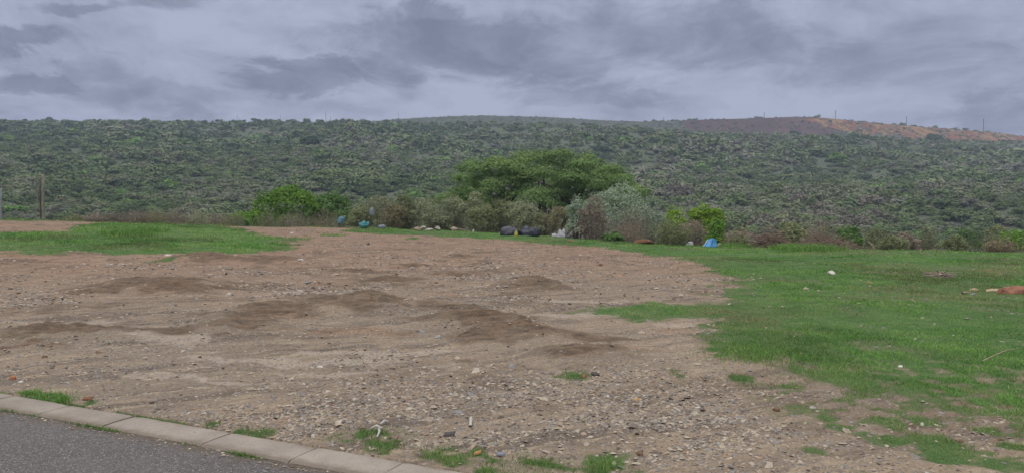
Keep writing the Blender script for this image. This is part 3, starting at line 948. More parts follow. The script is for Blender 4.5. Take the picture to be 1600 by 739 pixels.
def shoots(n, w_, h, g, spread=.55, r0=.012, droop=.15, kinks=4, sides=3, d=None):
    """thin stems fanning from a base; returns Acc and polylines"""
    acc, lines = Acc(), []
    d = d or w_
    for k in range(n):
        a = g.uniform(0, 6.283); rr = math.sqrt(g.random())
        bx, by = math.cos(a) * rr * w_ * .62, math.sin(a) * rr * d * .62
        hh = h * g.uniform(.55, 1.05) * (1 - .35 * rr * rr)
        ex, ey = bx + math.cos(a) * w_ * spread * rr * g.uniform(.3, 1) + g.normal(0, .08) * w_, by + math.sin(a) * d * spread * rr * g.uniform(.3, 1) + g.normal(0, .08) * d
        P = []
        for q in range(kinks + 1):
            f = q / kinks
            P.append((bx + (ex - bx) * f ** 1.4 + g.normal(0, .025) * h * (0 < q), by + (ey - by) * f ** 1.4 + g.normal(0, .025) * h * (0 < q), hh * (f - droop * f * f * rr)))
        P = np.array(P)
        V, Q = tube(P, r0 * (1 - .8 * np.linspace(0, 1, kinks + 1)), sides)
        acc.add(V, Q)
        lines.append(P)
    return acc, lines


def leaves_on(lines, n, ln, g, f0=.25, sp=.05, wide=.4, up=.6):
    L = np.array(lines)
    k = g.integers(0, len(L), n)
    f = f0 + (1 - f0) * g.random(n)
    s = f * (L.shape[1] - 1)
    i = np.minimum(s.astype(int), L.shape[1] - 2)
    fr = (s - i)[:, None]
    c = L[k, i] * (1 - fr) + L[k, i + 1] * fr + g.normal(0, sp, (n, 3))
    nrm = g.normal(size=(n, 3)) * .8 + np.array([0, 0, up])
    V, Q = leaf_quads(c, nrm, ln * g.uniform(.6, 1.3, n), ln * wide * g.uniform(.7, 1.2, n), g)
    return V, Q, np.repeat(np.clip(g.random(n) * .75 + .25 * g.random(len(L))[k], 0, 1), 4)


BARK = plain_mat('bark', (.11, .088, .07), .95, .4, 6)
TWIG = plain_mat('dry_twig', (.34, .275, .21), .95, .4, 8)
TWIG_PALE = plain_mat('pale_dead_twig', (.34, .27, .19), .95, .35, 8)
TWIG_RED = plain_mat('red_brown_twig', (.235, .165, .125), .95, .4, 8)

LM = {
    'bright': leaf_mat('bright_green_leaf', (0.094, 0.204, 0.026), (0.193, 0.341, 0.046), (0.286, 0.429, 0.077)),
    'lime': leaf_mat('lime_green_leaf', (.14, .25, .022), (.27, .42, .04), (.38, .50, .08)),
    'green': leaf_mat('green_leaf', (0.075, 0.150, 0.040), (0.138, 0.244, 0.065), (0.225, 0.338, 0.106)),
    'deep': leaf_mat('deep_green_leaf', (0.042, 0.081, 0.034), (0.086, 0.140, 0.057), (0.143, 0.195, 0.091)),
    'tree': leaf_mat('tree_leaf', (0.090, 0.158, 0.048), (0.186, 0.275, 0.086), (0.298, 0.380, 0.129)),
    'silver': leaf_mat('silver_leaf', (0.190, 0.236, 0.165), (0.336, 0.394, 0.280), (0.470, 0.525, 0.400)),
    'sage': leaf_mat('sage_leaf', (0.213, 0.230, 0.132), (0.358, 0.375, 0.218), (0.515, 0.515, 0.336)),
    'olive': leaf_mat('olive_leaf', (0.155, 0.178, 0.083), (0.259, 0.282, 0.132), (0.368, 0.368, 0.218)),
    'brown': leaf_mat('brown_leaf', (.185, .145, .112), (.33, .262, .205), (.46, .37, .29)),
    'rust': leaf_mat('rusty_leaf', (0.156, 0.138, 0.075), (0.281, 0.244, 0.131), (0.325, 0.325, 0.163)),
    'straw': leaf_mat('straw', (.24, .18, .11), (.40, .32, .20), (.50, .42, .28)),
}


def plant(name, label, cat, px0, px1, top, depth, leafkey, style, seed, group=None, twig=None, r0=.011, n=1400, ln=.09, lobes=9, deep=None, ring=1.02, base_px=None):
    """one plant between columns px0..px1 with its tip on row `top`, rooted in the ground at that depth"""
    g = np.random.default_rng(seed)
    cx, _, ztop = at((px0 + px1) / 2, top, depth)
    w_ = (px1 - px0) / 2 / FPX * depth
    z0 = float(Hs(cx, depth)) - .05
    h = (ztop - z0) * (1.15 if style != 'clump' else 1.13)
    d = (deep or 1.0) * w_
    root = empty(name, (cx, depth, z0))
    tag(root, label, cat, group)
    if style == 'clump':
        L = dome_lobes(int(lobes * 1.7), w_ * ring, h, g, d)
        V, Q, rnd = clump_cloud(L, int(n * 1.25), ln, g)
        acc, _ = shoots(7, w_ * .45, h * .75, g, .8, .03 + .006 * h)
    elif style == 'twiggy':
        acc, lines = shoots(int(90 + 12 * w_), w_, h, g, .55, r0, .12, 4, 3, d)
        V, Q, rnd = leaves_on(lines, n, ln, g, .12, .06)
    elif style == 'mixed':
        L = dome_lobes(lobes, w_ * ring, h, g, d)
        V, Q, rnd = clump_cloud(L, int(n * .6), ln, g, thick=.6)
        acc, lines = shoots(int(60 + 10 * w_), w_, h * 1.0, g, .5, .012, .12, 4, 3, d)
        V2, Q2, r2 = leaves_on(lines, int(n * .4), ln, g, .1, .08)
        V, Q, rnd = np.concatenate([V, V2]), np.concatenate([Q, Q2 + len(V)]), np.concatenate([rnd, r2])
    V[:, 2] = np.maximum(V[:, 2], .02)
    link('foliage', mesh_np('foliage', V, Q, None, LM[leafkey], False, {'rnd': rnd}), root)
    link('stems', acc.mesh('stems', twig or BARK, True), root)
    return root


# --- the broad umbrella shaped tree behind the scrub
def umbrella_tree():
    g = np.random.default_rng(77)
    D = 66.0
    cx, _, ztop = at(848, 236, D)
    z0 = float(Hs(cx, D)) - .1
    root = empty('broad_tree', (cx, D, z0))
    tag(root, 'broad low green tree with a wide spreading crown behind the scrub', 'tree')
    S = D / FPX
    def lp(px, py, dy=0):
        return ((px - 848) * S, dy, CAMZ + (330 - py) * S - z0)
    acc = Acc()
    outline = [(728, 285), (725, 262), (745, 256), (770, 246), (800, 252), (815, 240), (845, 240), (872, 245), (905, 250), (930, 246), (950, 258), (968, 268), (980, 284), (960, 290), (935, 276), (895, 272), (860, 268), (820, 272), (785, 270), (755, 275),
               (745, 296), (790, 292), (830, 290), (870, 288), (905, 298), (935, 302), (815, 300),
               (740, 272), (770, 286), (800, 262), (820, 284), (850, 258), (850, 300), (880, 262), (890, 310), (915, 284), (945, 286), (960, 300), (975, 294), (725, 300), (760, 305), (915, 262), (845, 312), (790, 310), (700, 300)]
    L = []
    for px, py in outline:
        for q in range(3):
            dy = g.normal(-.6, 2.6)
            x, _, z = lp(848 + (px - 848) * .93 + g.normal(0, 6), py + 11 + g.normal(0, 4), dy)
            s = g.uniform(.7, 1.45)
            L.append((x, dy, z - abs(dy) * .12, s * 1.15, s * 1.15, s * .72))
    for cx_, cy_, cw, ch in [(770, 290, 52, 24), (850, 278, 70, 30), (925, 288, 50, 25), (850, 305, 95, 18)]:
        x, _, z = lp(cx_, cy_, 0)
        L.append((x, 0, z, cw * S, 2.6, ch * S))
    V, Q, rnd = clump_cloud(L, 60000, .115, g, up=.45, jit=.38, thick=.45, low=-.2)
    link('crown', mesh_np('crown', V, Q, None, LM['tree'], False, {'rnd': rnd}), root)
    zc_ = lp(848, 275)[2]
    for k in range(7):
        ex, ez = g.uniform(-6.5, 6.5), zc_ + g.uniform(-.6, 1.0)
        bx = g.normal(0, .4)
        P = np.array([(bx, g.normal(0, .3), 0), (bx + ex * .18, g.normal(0, .4), ez * .35), (ex * .55, g.normal(0, 1), ez * .72), (ex, g.normal(0, 1.5), ez)])
        acc.add(*tube(P, [.26, .2, .13, .05], 6))
        for q in range(3):
            f = P[2]
            e = f + np.array([g.normal(0, 1.6), g.normal(0, 1.2), g.uniform(.4, 1.6)])
            acc.add(*tube(np.array([P[1] * .3 + f * .7, (f + e) / 2 + g.normal(0, .2, 3), e]), [.09, .06, .02], 5))
    link('trunk', acc.mesh('trunk', BARK, True), root)


umbrella_tree()

# --- shrubs along the edge of the waste ground (photo columns, top row, depth)
plant('green_shrub', 'bright green rounded shrub, tallest above the brown scrub on the left', 'shrub', 396, 512, 289, 57, 'bright', 'clump', 1, n=4200, ln=.12, lobes=14)
plant('green_shrub', 'smaller bright green shrub joined to the taller rounded one', 'shrub', 482, 560, 297, 58, 'green', 'clump', 2, n=2400, ln=.12, lobes=9)
plant('green_shrub', 'low leafy green shrub at the foot of the rounded shrub, where the berm ends', 'shrub', 358, 418, 330, 54, 'bright', 'clump', 3, n=1200, ln=.10, lobes=7)
brown_row = [(160, 200, 329, 47, 'brown'), (190, 235, 326, 48, 'brown'), (225, 262, 327, 48, 'rust'), (255, 300, 323, 50, 'brown'), (292, 330, 327, 50, 'sage'), (322, 362, 330, 52, 'brown'), (345, 385, 330, 51, 'olive'), (395, 445, 329, 53, 'olive'), (430, 490, 328, 53.5, 'brown'), (480, 545, 326, 54, 'rust'), (100, 135, 334, 46, 'olive'), (128, 165, 334, 46, 'brown')]
for k, (a, b, t, d, lk) in enumerate(brown_row):
    plant('dry_scrub_bush', 'low brownish twiggy bush in the ragged row along the crest behind the berm', 'bush', a, b, t, d, lk, 'twiggy', 20 + k, 'brown scrub row behind the grassy berm', TWIG, n=1100, ln=.055)
sage_row = [(535, 590, 322, 54.5, 'olive'), (560, 625, 306, 55, 'sage'), (605, 660, 305, 54, 'olive'), (640, 700, 309, 53, 'sage'), (675, 735, 307, 52, 'sage'), (715, 770, 305, 51, 'sage'), (750, 812, 309, 50, 'olive'), (785, 850, 309, 49, 'sage'), (800, 862, 318, 48, 'sage'), (590, 650, 322, 53, 'rust'), (655, 715, 326, 51, 'sage'), (725, 790, 325, 49, 'olive')]
for k, (a, b, t, d, lk) in enumerate(sage_row):
    plant('grey_scrub_bush', 'grey-green wispy bush in the dense scrub thicket behind the dumped rubble and bags', 'bush', a, b, t, d, lk, 'mixed', 40 + k, 'grey-green thicket behind the dumped rubbish', TWIG, n=3200, ln=.075, lobes=12)
plant('dark_bush', 'dark brownish-green bush between the grey thicket and the silvery bush', 'bush', 838, 890, 322, 48, 'rust', 'mixed', 60, None, TWIG, n=1900, ln=.07)
plant('leafy_sapling', 'pale green leafy sapling against the side of the silvery bush', 'shrub', 880, 922, 304, 43.5, 'silver', 'clump', 61, None, None, n=1300, ln=.075, lobes=8, ring=.85)
plant('silver_bush', 'large silvery green bush, the tallest one beside the dumped white rags', 'bush', 893, 1022, 298, 44, 'silver', 'clump', 62, None, None, n=5200, ln=.075, lobes=22, deep=.7)
plant('dead_bush', 'dead reddish brown bush standing in front of the silvery bush', 'bush', 900, 962, 312, 41.6, 'brown', 'mixed', 63, None, TWIG_RED, n=3000, ln=.06, lobes=10, deep=.6)
plant('dead_bush', 'tangle of bare pinkish dead twigs under the silvery bush', 'bush', 945, 1012, 345, 40.6, 'brown', 'twiggy', 64, None, TWIG, n=900, ln=.05, deep=.6)
plant('dead_bush', 'grey leafless bush filling the shady side of the silvery bush', 'bush', 960, 1020, 322, 42, 'brown', 'twiggy', 65, None, TWIG_PALE, r0=.016, n=800, ln=.05, deep=.6)
plant('leafy_weed', 'low broad leaved green weed on the grass below the dead twigs', 'weed', 940, 978, 364, 39.5, 'green', 'clump', 66, None, None, n=420, ln=.10, lobes=6)
plant('wispy_shrub', 'olive wispy shrub with arching grey stems beside the orange soil heap', 'shrub', 1018, 1082, 340, 37.2, 'olive', 'twiggy', 67, None, TWIG, n=3400, ln=.06)
plant('silver_bush', 'small silvery bush between the large silvery bush and the lime shrub', 'bush', 1000, 1050, 320, 43, 'silver', 'mixed', 68, None, TWIG, n=1500, ln=.07)
plant('lime_shrub', 'lime green leafy shrub, the brightest one, behind the blue sheet', 'shrub', 1068, 1134, 315, 44, 'lime', 'clump', 69, None, None, n=3400, ln=.085, lobes=11)
plant('lime_shrub', 'yellow-green low shrub sloping down behind the blue sheet', 'shrub', 1100, 1142, 338, 41, 'bright', 'clump', 70, None, None, n=1400, ln=.085, lobes=7)
plant('lime_shrub', 'yellow-green shrub with thin top beside the brightest lime shrub', 'shrub', 1026, 1084, 321, 45, 'lime', 'clump', 71, None, None, n=1300, ln=.085, lobes=8)
plant('dry_scrub_bush', 'dry pinkish scrub bush directly behind the wispy olive shrub', 'bush', 1050, 1110, 342, 40, 'brown', 'mixed', 72, None, TWIG_RED, n=1300, ln=.06)
plant('dry_grass_clump', 'straw coloured grass clump next to the blue sheet', 'grass clump', 1128, 1180, 352, 39, 'straw', 'twiggy', 73, None, TWIG_PALE, n=700, ln=.06)
plant('low_bush', 'low green bush behind the heap of cut brown branches', 'bush', 1205, 1262, 344, 39, 'olive', 'clump', 74, None, None, n=1500, ln=.08, lobes=8)
plant('dead_bush', 'bleached leafless bush with curling stems on the grass edge', 'bush', 1250, 1312, 344, 36.5, 'straw', 'twiggy', 75, None, TWIG_PALE, r0=.026, n=350, ln=.05)
plant('low_bush', 'olive green bush beside the bleached leafless bush', 'bush', 1300, 1350, 358, 38, 'green', 'clump', 76, None, None, n=1500, ln=.08, lobes=7)
right_row = [(1135, 1180, 372, 37, 'olive'), (1345, 1400, 362, 39, 'olive'), (1395, 1440, 366, 38, 'brown'), (1425, 1475, 360, 40, 'sage'), (1470, 1520, 370, 38, 'olive'), (1485, 1545, 352, 41, 'green'), (1530, 1585, 350, 40, 'olive'), (1560, 1610, 358, 38, 'bright'), (1595, 1660, 352, 39, 'olive'), (1540, 1590, 372, 36.5, 'straw'), (1360, 1420, 372, 36.8, 'olive')]
for k, (a, b, t, d, lk) in enumerate(right_row):
    plant('edge_bush', 'small straggly bush where the green grass meets the valley edge', 'bush', a, b, t, d, lk, 'mixed' if lk != 'straw' else 'twiggy', 90 + k, 'straggly bushes along the valley edge', TWIG, n=1100, ln=.07, lobes=7)

# --- taller brush just over the edge, seen between the crest and the valley
over = []
gq = np.random.default_rng(501)
for k in range(46):
    px = gq.uniform(-60, 1680)
    dep = float(np.interp(px, E_PX, E_D)) + gq.uniform(14, 40)
    over.append((px, dep))

# ------------------------------------------------------------------ hillside scrub
def proto_bush(seed, n, ln, lobes):
    g = np.random.default_rng(seed)
    L = dome_lobes(lobes, 1.0, 1.15, g, base=.15)
    return clump_cloud(L, n, ln, g, up=.5, jit=.5, thick=.5)


PH = [proto_bush(200 + k, 1000, .098, 14) for k in range(6)]
PM = [proto_bush(220 + k, 400, .146, 10) for k in range(6)]
PL = [proto_bush(240 + k, 140, .22, 7) for k in range(6)]
TONES = [(0, (0.078, 0.116, 0.049)), (.2, (0.113, 0.171, 0.062)), (.4, (0.159, 0.212, 0.083)), (.58, (0.205, 0.226, 0.121)), (.74, (0.187, 0.191, 0.137)), (.88, (0.288, 0.299, 0.203)), (1, (0.174, 0.306, 0.067))]
M_SCRUB = leaf_mat('scrub_leaf', None, None, tone=TONES, trans=.12)

g = np.random.default_rng(42)
N = 26000
yd = 128 * (600 / 128.0) ** g.random(N)
# density: even over the ground, so thin the near ones accordingly
keepp = g.random(N) < np.clip((yd / 600.) ** .9 * 1.35, .32, 1)
yd = yd[keepp]
ud = g.uniform(-.86, .86, len(yd))
xd = ud * yd
zd = H(xd, yd)
vis = (zd - CAMZ) / yd > -.050
xd, yd, zd = xd[vis], yd[vis], zd[vis]
N = len(xd)
n1 = fbm(xd / 55., yd / 55., 301, 3)
rs = g.random(N)
size = (1.4 + 3.6 * rs ** 2.4) * (.85 + .5 * ss(.4, .65, n1)) * np.clip(.65 + yd / 900., .7, 1.15)
size *= 1 - .38 * ss(540, 600, yd) * (g.random(N) > .04)
hgt = size * g.uniform(.62, .95, N)
tone = np.clip(g.random(N) ** 1.1 * .62 + .08 + (fbm(xd / 45., yd / 60., 305, 4) - .5) * 1.05 + .10 * ss(-60, 120, xd) - .10 * ss(-60, -220, xd), 0, .93)
tone[g.random(N) < .02] = 1.0
rotz = g.uniform(0, 6.283, N)
order = np.argsort(-(size / yd))
solo = order[:260]
solo_set = np.zeros(N, bool); solo_set[solo] = True
acc = Acc()
lod = np.where(yd < 230, 0, np.where(yd < 400, 1, 2))
for li, PP in enumerate((PH, PM, PL)):
    for k in range(6):
        sel = np.where((lod == li) & (~solo_set) & (np.arange(N) % 6 == k))[0]
        if not len(sel): continue
        V, Q, rnd = PP[k]
        c, s = np.cos(rotz[sel])[:, None], np.sin(rotz[sel])[:, None]
        vx = (V[:, 0] * c - V[:, 1] * s) * size[sel][:, None] + xd[sel][:, None]
        vy = (V[:, 0] * s + V[:, 1] * c) * size[sel][:, None] + yd[sel][:, None]
        vz = V[:, 2] * hgt[sel][:, None] + (zd[sel] - .25 * hgt[sel])[:, None]
        QQ = (Q[None] + (np.arange(len(sel)) * len(V))[:, None, None]).reshape(-1, 4)
        acc.add(np.stack([vx, vy, vz], -1), QQ, rnd=np.tile(rnd, len(sel)), tone=np.repeat(tone[sel], len(V)))
tag(link('hillside_scrub', acc.mesh('hillside_scrub', M_SCRUB)), 'dense grey-green scrub covering the hillside across the valley', 'scrub', kind='stuff')
print('scrub', N)

HK = [('dark green', leaf_mat('hill_leaf_dark', (0.063, 0.096, 0.037), (0.109, 0.157, 0.058), (0.159, 0.211, 0.079), trans=.12)),
      ('olive green', leaf_mat('hill_leaf_olive', (0.103, 0.138, 0.053), (0.174, 0.211, 0.087), (0.249, 0.275, 0.119), trans=.12)),
      ('grey-green', leaf_mat('hill_leaf_grey', (0.133, 0.152, 0.082), (0.219, 0.237, 0.138), (0.317, 0.323, 0.204), trans=.12)),
      ('brownish grey', leaf_mat('hill_leaf_brown', (0.133, 0.119, 0.087), (0.219, 0.195, 0.145), (0.303, 0.267, 0.204), trans=.12))]
hill_proto = {}
for ki, (kn, km) in enumerate(HK):
    for k in range(3):
        V, Q, rnd = proto_bush(300 + ki * 5 + k, 1100, .085, 14)
        hill_proto[(ki, k)] = mesh_np('bush_foliage', V, Q, None, km, False, {'rnd': rnd})
for q, i_ in enumerate(solo):
    t = tone[i_]
    ki = 0 if t < .2 else 1 if t < .48 else 2 if t < .68 else 3
    o = link('valley_bush', hill_proto[(ki, q % 3)], None, (xd[i_], yd[i_], zd[i_] - .25 * hgt[i_]), rotz[i_], (size[i_], size[i_], hgt[i_]))
    tag(o, 'rounded %s bush low on the hillside across the valley' % HK[ki][0], 'bush', '%s bushes on the lower hillside' % HK[ki][0])

# brighter single shrubs that stand out on the slope
for px, py, wpx, key, lab in [(1308, 248, 34, 'bright', 'bright green rounded shrub standing out high on the slope under the red cutting'),
                              (1500, 252, 26, 'green', 'small green shrub high on the slope near the right edge'),
                              (1240, 205, 20, 'deep', 'dark shrub just under the purple burnt ridge'), (1335, 214, 26, 'deep', 'dark round shrub against the foot of the red cutting'),
                              (1460, 216, 30, 'deep', 'dark shrub below the ochre part of the cutting'), (1450, 240, 32, 'deep', 'dark green shrub on the slope below the ridge masts'),
                              (1130, 258, 24, 'green', 'mid green shrub on the slope to the right of the broad tree'), (485, 222, 40, 'deep', 'dark shrub halfway up the open slope above the bright shrub'),
                              (250, 238, 34, 'deep', 'dark shrub in a fold of the slope above the brown row'), (940, 232, 30, 'deep', 'dark bluish shrub on the slope just above the broad tree')]:
    gx_, gy_ = ground(px, py + 6, False)
    s = wpx / 2 / FPX * gy_
    g = np.random.default_rng(int(px))
    L = dome_lobes(9, 1.0, 1.2, g)
    V, Q, rnd = clump_cloud(L, 500, .14, g, up=.7)
    o = link('slope_shrub', mesh_np('shrub_foliage', V, Q, None, LM[key], False, {'rnd': rnd}), None, (gx_, gy_, float(H(gx_, gy_)) - .3), 0, (s, s, s * .75))
    tag(o, lab, 'shrub')

# brush in the dip just beyond the edge
for q, (px, dep) in enumerate(over):
    x_ = float(upx(px) * dep); z_ = float(H(x_, dep))
    s = gq.uniform(1.3, 2.4)
    ki = int(gq.integers(0, 4))
    o = link('dip_bush', hill_proto[(ki, q % 3)], None, (x_, dep, z_ - .2), gq.uniform(0, 6.28), (s, s, s * .9))
    tag(o, '%s bush growing in the dip just beyond the edge of the waste ground' % HK[ki][0], 'bush', '%s bushes in the dip' % HK[ki][0])

# trees and bushes silhouetted along the skyline
M_SKY = LM['deep']
sky_mesh = []
for k in range(4):
    V, Q, rnd = proto_bush(400 + k, 260, .19, 8)
    sky_mesh.append(mesh_np('crown', V, Q, None, HK[0][1], False, {'rnd': rnd}))
skyline = [(30, 9), (62, 8), (105, 10), (142, 10), (178, 10), (230, 13), (252, 6), (300, 9), (322, 7), (367, 9), (401, 15), (436, 10), (452, 8), (482, 13), (500, 7), (528, 10), (553, 6), (577, 7), (608, 7), (626, 9), (12, 12), (80, 16), (205, 9), (280, 8), (345, 12)]
for q, (px, wpx) in enumerate(skyline):
    D = 597.
    x_ = float(upx(px) * D); s = wpx * .62 / FPX * D
    hh = max(2.4, s * .8)
    o = link('skyline_tree', sky_mesh[q % 4], None, (x_, D, float(H(x_, D)) - .9), q * 1.3, (s, s, hh * 1.0))
    tag(o, 'small dark tree standing on the flat skyline of the scrub hill', 'tree', 'dark trees along the flat skyline')
far_sky = [(1008, 7), (1020, 9), (1050, 7), (1075, 8), (1085, 9), (1180, 9), (1187, 8), (1275, 11), (1328, 7), (1348, 7), (1393, 9), (1408, 12), (1425, 10), (1457, 11), (1488, 9), (1505, 10), (1470, 6), (1540, 7)]
for q, (px, wpx) in enumerate(far_sky):
    D = 879.
    x_ = float(upx(px) * D); s = wpx * .55 / FPX * D
    o = link('ridge_tree', sky_mesh[q % 4], None, (x_, D, float(HF(np.array(x_), np.array(D))) - .5), q * 1.1, (s, s, s * .75))
    tag(o, 'small dark tree on the ridge above the red cutting', 'tree', 'dark trees on the red ridge')
# low brush on the far ridge
g = np.random.default_rng(45)
N = 6500
yf = g.uniform(745, 886, N); xf = g.uniform(-300, 760, N)
uf = xf / Y_FAR
cutm = ss(upx(1210), upx(1280), uf) * ss(-95, -70, yf - Y_FAR) * (1 - ss(-8, 0, yf - Y_FAR))
cutb = ss(upx(1030), upx(1090), uf) * (1 - ss(upx(1230), upx(1290), uf))
keepf = (g.random(N) > cutm * .5) & (g.random(N) > cutb * .75)
xf, yf = xf[keepf], yf[keepf]
zf = HF(xf, yf)
sf = g.uniform(1.0, 2.2, len(xf)) * np.where(g.random(len(xf)) < .08, 1.5, 1)
sf = np.where(xf < 170, sf * .7, sf)
tf = np.where((xf > 185) & (xf < 380), .06, g.uniform(.1, .6, len(xf)))
acc = Acc()
for k in range(6):
    sel = np.arange(len(xf))[k::6]
    V, Q, rnd = PL[k]
    P3 = np.stack([V[:, 0] * sf[sel][:, None] + xf[sel][:, None], V[:, 1] * sf[sel][:, None] + yf[sel][:, None], V[:, 2] * sf[sel][:, None] * .7 + zf[sel][:, None] - .3], -1)
    acc.add(P3, (Q[None] + (np.arange(len(sel)) * len(V))[:, None, None]).reshape(-1, 4), rnd=np.tile(rnd, len(sel)), tone=np.repeat(tf[sel], len(V)))
tag(link('ridge_scrub', acc.mesh('ridge_scrub', M_SCRUB)), 'low brush dotted over the far ridge', 'scrub', kind='stuff')

# ------------------------------------------------------------------ poles
WOOD = plain_mat('weathered_wood', (.25, .215, .175), .9, .4, 5)
GREYP = plain_mat('grey_pole', (.27, .26, .25), .8, .25, 5)
DARKP = plain_mat('dark_steel', (.09, .09, .10), .6, .2, 5)


def pole(name, label, px, top, depth, r, mat, lean=0.0, hf=H):
    x_, _, zt = at(px, top, depth)
    z0 = float(hf(np.array(x_), np.array(depth)))
    root = empty(name, (x_, depth, z0 - .2))
    tag(root, label, 'pole')
    h = zt - z0 + .2
    zz = np.linspace(0, h, 6)
    P = np.stack([lean * zz + .012 * np.sin(zz * 1.3), 0 * zz, zz], -1)
    V, Q = tube(P, np.linspace(r, r * .8, 6), 10)
    n0 = len(V)
    V = np.concatenate([V, P[-1:] + [[0, 0, .01]]])
    T = np.array([[n0 - 10 + k, n0 - 10 + (k + 1) % 10, n0] for k in range(10)])
    link('post', mesh_np('post', V, Q, T, mat, True), root)
    return root, h


def bar(a, b, r, mat, name, parent, sides=6):
    a, b = np.array(a, float), np.array(b, float)
    V, Q = tube(np.array([a, (a + b) / 2, b]), [r, r, r], sides)
    acc = Acc(); acc.add(V, Q)
    n_ = sides
    acc.T.append(np.array([[0, k + 1, k] for k in range(1, n_ - 1)] + [[2 * n_, 2 * n_ + k, 2 * n_ + k + 1] for k in range(1, n_ - 1)]))
    return link(name, acc.mesh(name, mat, False), parent)


p, h = pole('utility_pole', 'weathered timber pole with a short side strut, standing behind the berm', 66.5, 273, 60, .12, WOOD, .004)
bar((-.55, -.1, h - .6), (-.10, 0, h - .25), .05, WOOD, 'brace', p)
bar((-.52, -.12, h - .75), (-.30, -.05, h - 2.9), .05, WOOD, 'strut', p)
bar((-.55, -.12, h - .98), (-.52, -.12, h - .62), .08, GREYP, 'fitting', p)
p, h = pole('utility_pole', 'slim dark timber pole paired with the taller weathered one', 62.5, 280, 60.5, .07, BARK, .0)
p, h = pole('utility_pole', 'grey pole with a wooden crossarm at the far left edge of the photo', 1, 290, 62, .10, GREYP)
bar((-1.35, -.14, h + .02), (1.35, -.14, h - .08), .05, WOOD, 'crossarm', p)
for sx_ in (-1.2, 1.2):
    acc = Acc(); V, Q = tube(np.array([(sx_, -.14, h), (sx_, -.14, h + .12), (sx_, -.14, h + .2)]), [.05, .07, .03], 8); acc.add(V, Q)
    link('insulator', acc.mesh('insulator', GREYP, True), p)


def mast(px, top, depth, hf, r, label, arm=0.0):
    p, h = pole('ridge_mast', label, px, top, depth, r, DARKP, 0, hf)
    if arm: bar((-arm, 0, h - .8), (arm, 0, h - .8), .12, DARKP, 'crossarm', p)
    if arm: bar((-arm * .7, 0, h - 2.2), (arm * .7, 0, h - 2.2), .12, DARKP, 'crossarm', p)


mast(1194.5, 176, 884, HF, .30, 'thin dark mast on the ridge above the purple burnt slope', 1.0)
mast(1305.5, 173, 884, HF, .38, 'thin dark mast on the ridge above the brightest red of the cutting', 1.1)
mast(1416.5, 182, 884, HF, .34, 'pale thin mast on the ridge above the ochre end of the cutting', 1.1)
mast(1537, 186, 884, HF, .45, 'tallest dark mast on the ridge, near the right end of the cutting', 1.3)
mast(1037, 183, 884, HF, .25, 'short faint post on the far ridge left of the burnt slope')
mast(509, 174, 603, H, .16, 'tallest thin pole on the flat skyline of the scrub hill')
mast(516, 181, 603, H, .13, 'short pole next to the tallest skyline pole')
mast(370.5, 179, 603, H, .14, 'thin pole on the skyline by a boxy dark tree')
mast(438, 180.5, 603, H, .12, 'faint pole on the skyline between two dark trees')
mast(622.5, 178, 603, H, .14, 'thin pole on the skyline where the smooth far ridge begins')

# ------------------------------------------------------------------ dumped things along the edge
def lump(seed, sub=3, sx_=1, sy_=1, sz_=1, amp=.25, freq=1.6, folds=0.0, flat=-.3):
    """irregular closed lump: icosphere pushed about by noise"""
    import bmesh
    bm = bmesh.new()
    bmesh.ops.create_icosphere(bm, subdivisions=sub, radius=1.0)
    V = np.array([v.co for v in bm.verts]); T = np.array([[v.index for v in f.verts] for f in bm.faces])
    bm.free()
    a = fbm(V[:, 0] * freq + seed, V[:, 1] * freq + V[:, 2] * freq * .7, seed, 3) - .5
    b = fbm(V[:, 2] * freq + seed, V[:, 0] * freq - V[:, 1] * freq, seed + 9, 3) - .5
    r_ = 1 + amp * 2 * (a + b)
    if folds:
        q = np.abs(np.sin(V[:, 0] * 5 + a * 9 + seed) + .6 * np.sin(V[:, 1] * 7 + b * 11))
        r_ += folds * (q - .6)
    V = V * r_[:, None]
    V[:, 2] = np.maximum(V[:, 2], flat + .06 * (a + b))
    V = V * np.array([sx_, sy_, sz_])
    V[:, 2] -= V[:, 2].min()
    return V, T


BLACKBAG, n = new_mat('black_plastic')
tc = n.n('ShaderNodeTexCoord').outputs['Object']
nz = n.noise(tc, 6, 5, .6, 1.0)
finish(n, n.mix(n.ss(nz, .4, .7), (.012, .013, .022), (.035, .037, .06)), .32, bump(n, nz, .9, .06), .5)
RAG = plain_mat('white_rag', (.42, .42, .42), .9, .35, 8, bmp=.8)
TEAL = plain_mat('teal_plastic', (.02, .19, .21), .45, .4, 4, .5)
TEALP = plain_mat('pale_teal_plastic', (.10, .34, .36), .5, .3, 4, .5)
BLUEBAG = plain_mat('pale_blue_plastic', (.10, .22, .28), .5, .35, 7, .5)
GREYBAG = plain_mat('grey_plastic', (.20, .23, .25), .6, .3, 7)
CREAM = plain_mat('cream_rubble', (.44, .385, .31), .95, .4, 7)
TAN = plain_mat('tan_rubble', (.31, .235, .16), .95, .35, 5)
ORANGE = plain_mat('orange_soil', (.255, .13, .072), 1.0, .5, 9)
BLUE = plain_mat('blue_plastic_sheet', (.045, .24, .50), .42, .2, 4, .5, .2)
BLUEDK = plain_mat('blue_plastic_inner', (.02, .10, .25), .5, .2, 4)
WHITE = plain_mat('white_plastic', (.70, .70, .72), .5, .12, 5)
YELLOW = plain_mat('yellow_plastic', (.40, .36, .06), .5, .3, 5)


def chop(V, seed, n=7, lo=.35, hi=.75):
    """break flat facets into a lump"""
    g = np.random.default_rng(seed)
    c = (V.max(0) + V.min(0)) / 2; e = (V.max(0) - V.min(0)) / 2 + 1e-6
    for q in range(n):
        nv = g.normal(size=3) * [1, 1, .8]; nv /= np.linalg.norm(nv)
        ex = np.maximum(((V - c) / e) @ nv - g.uniform(lo, hi), 0)
        V = V - ex[:, None] * nv * e * .95
    return V


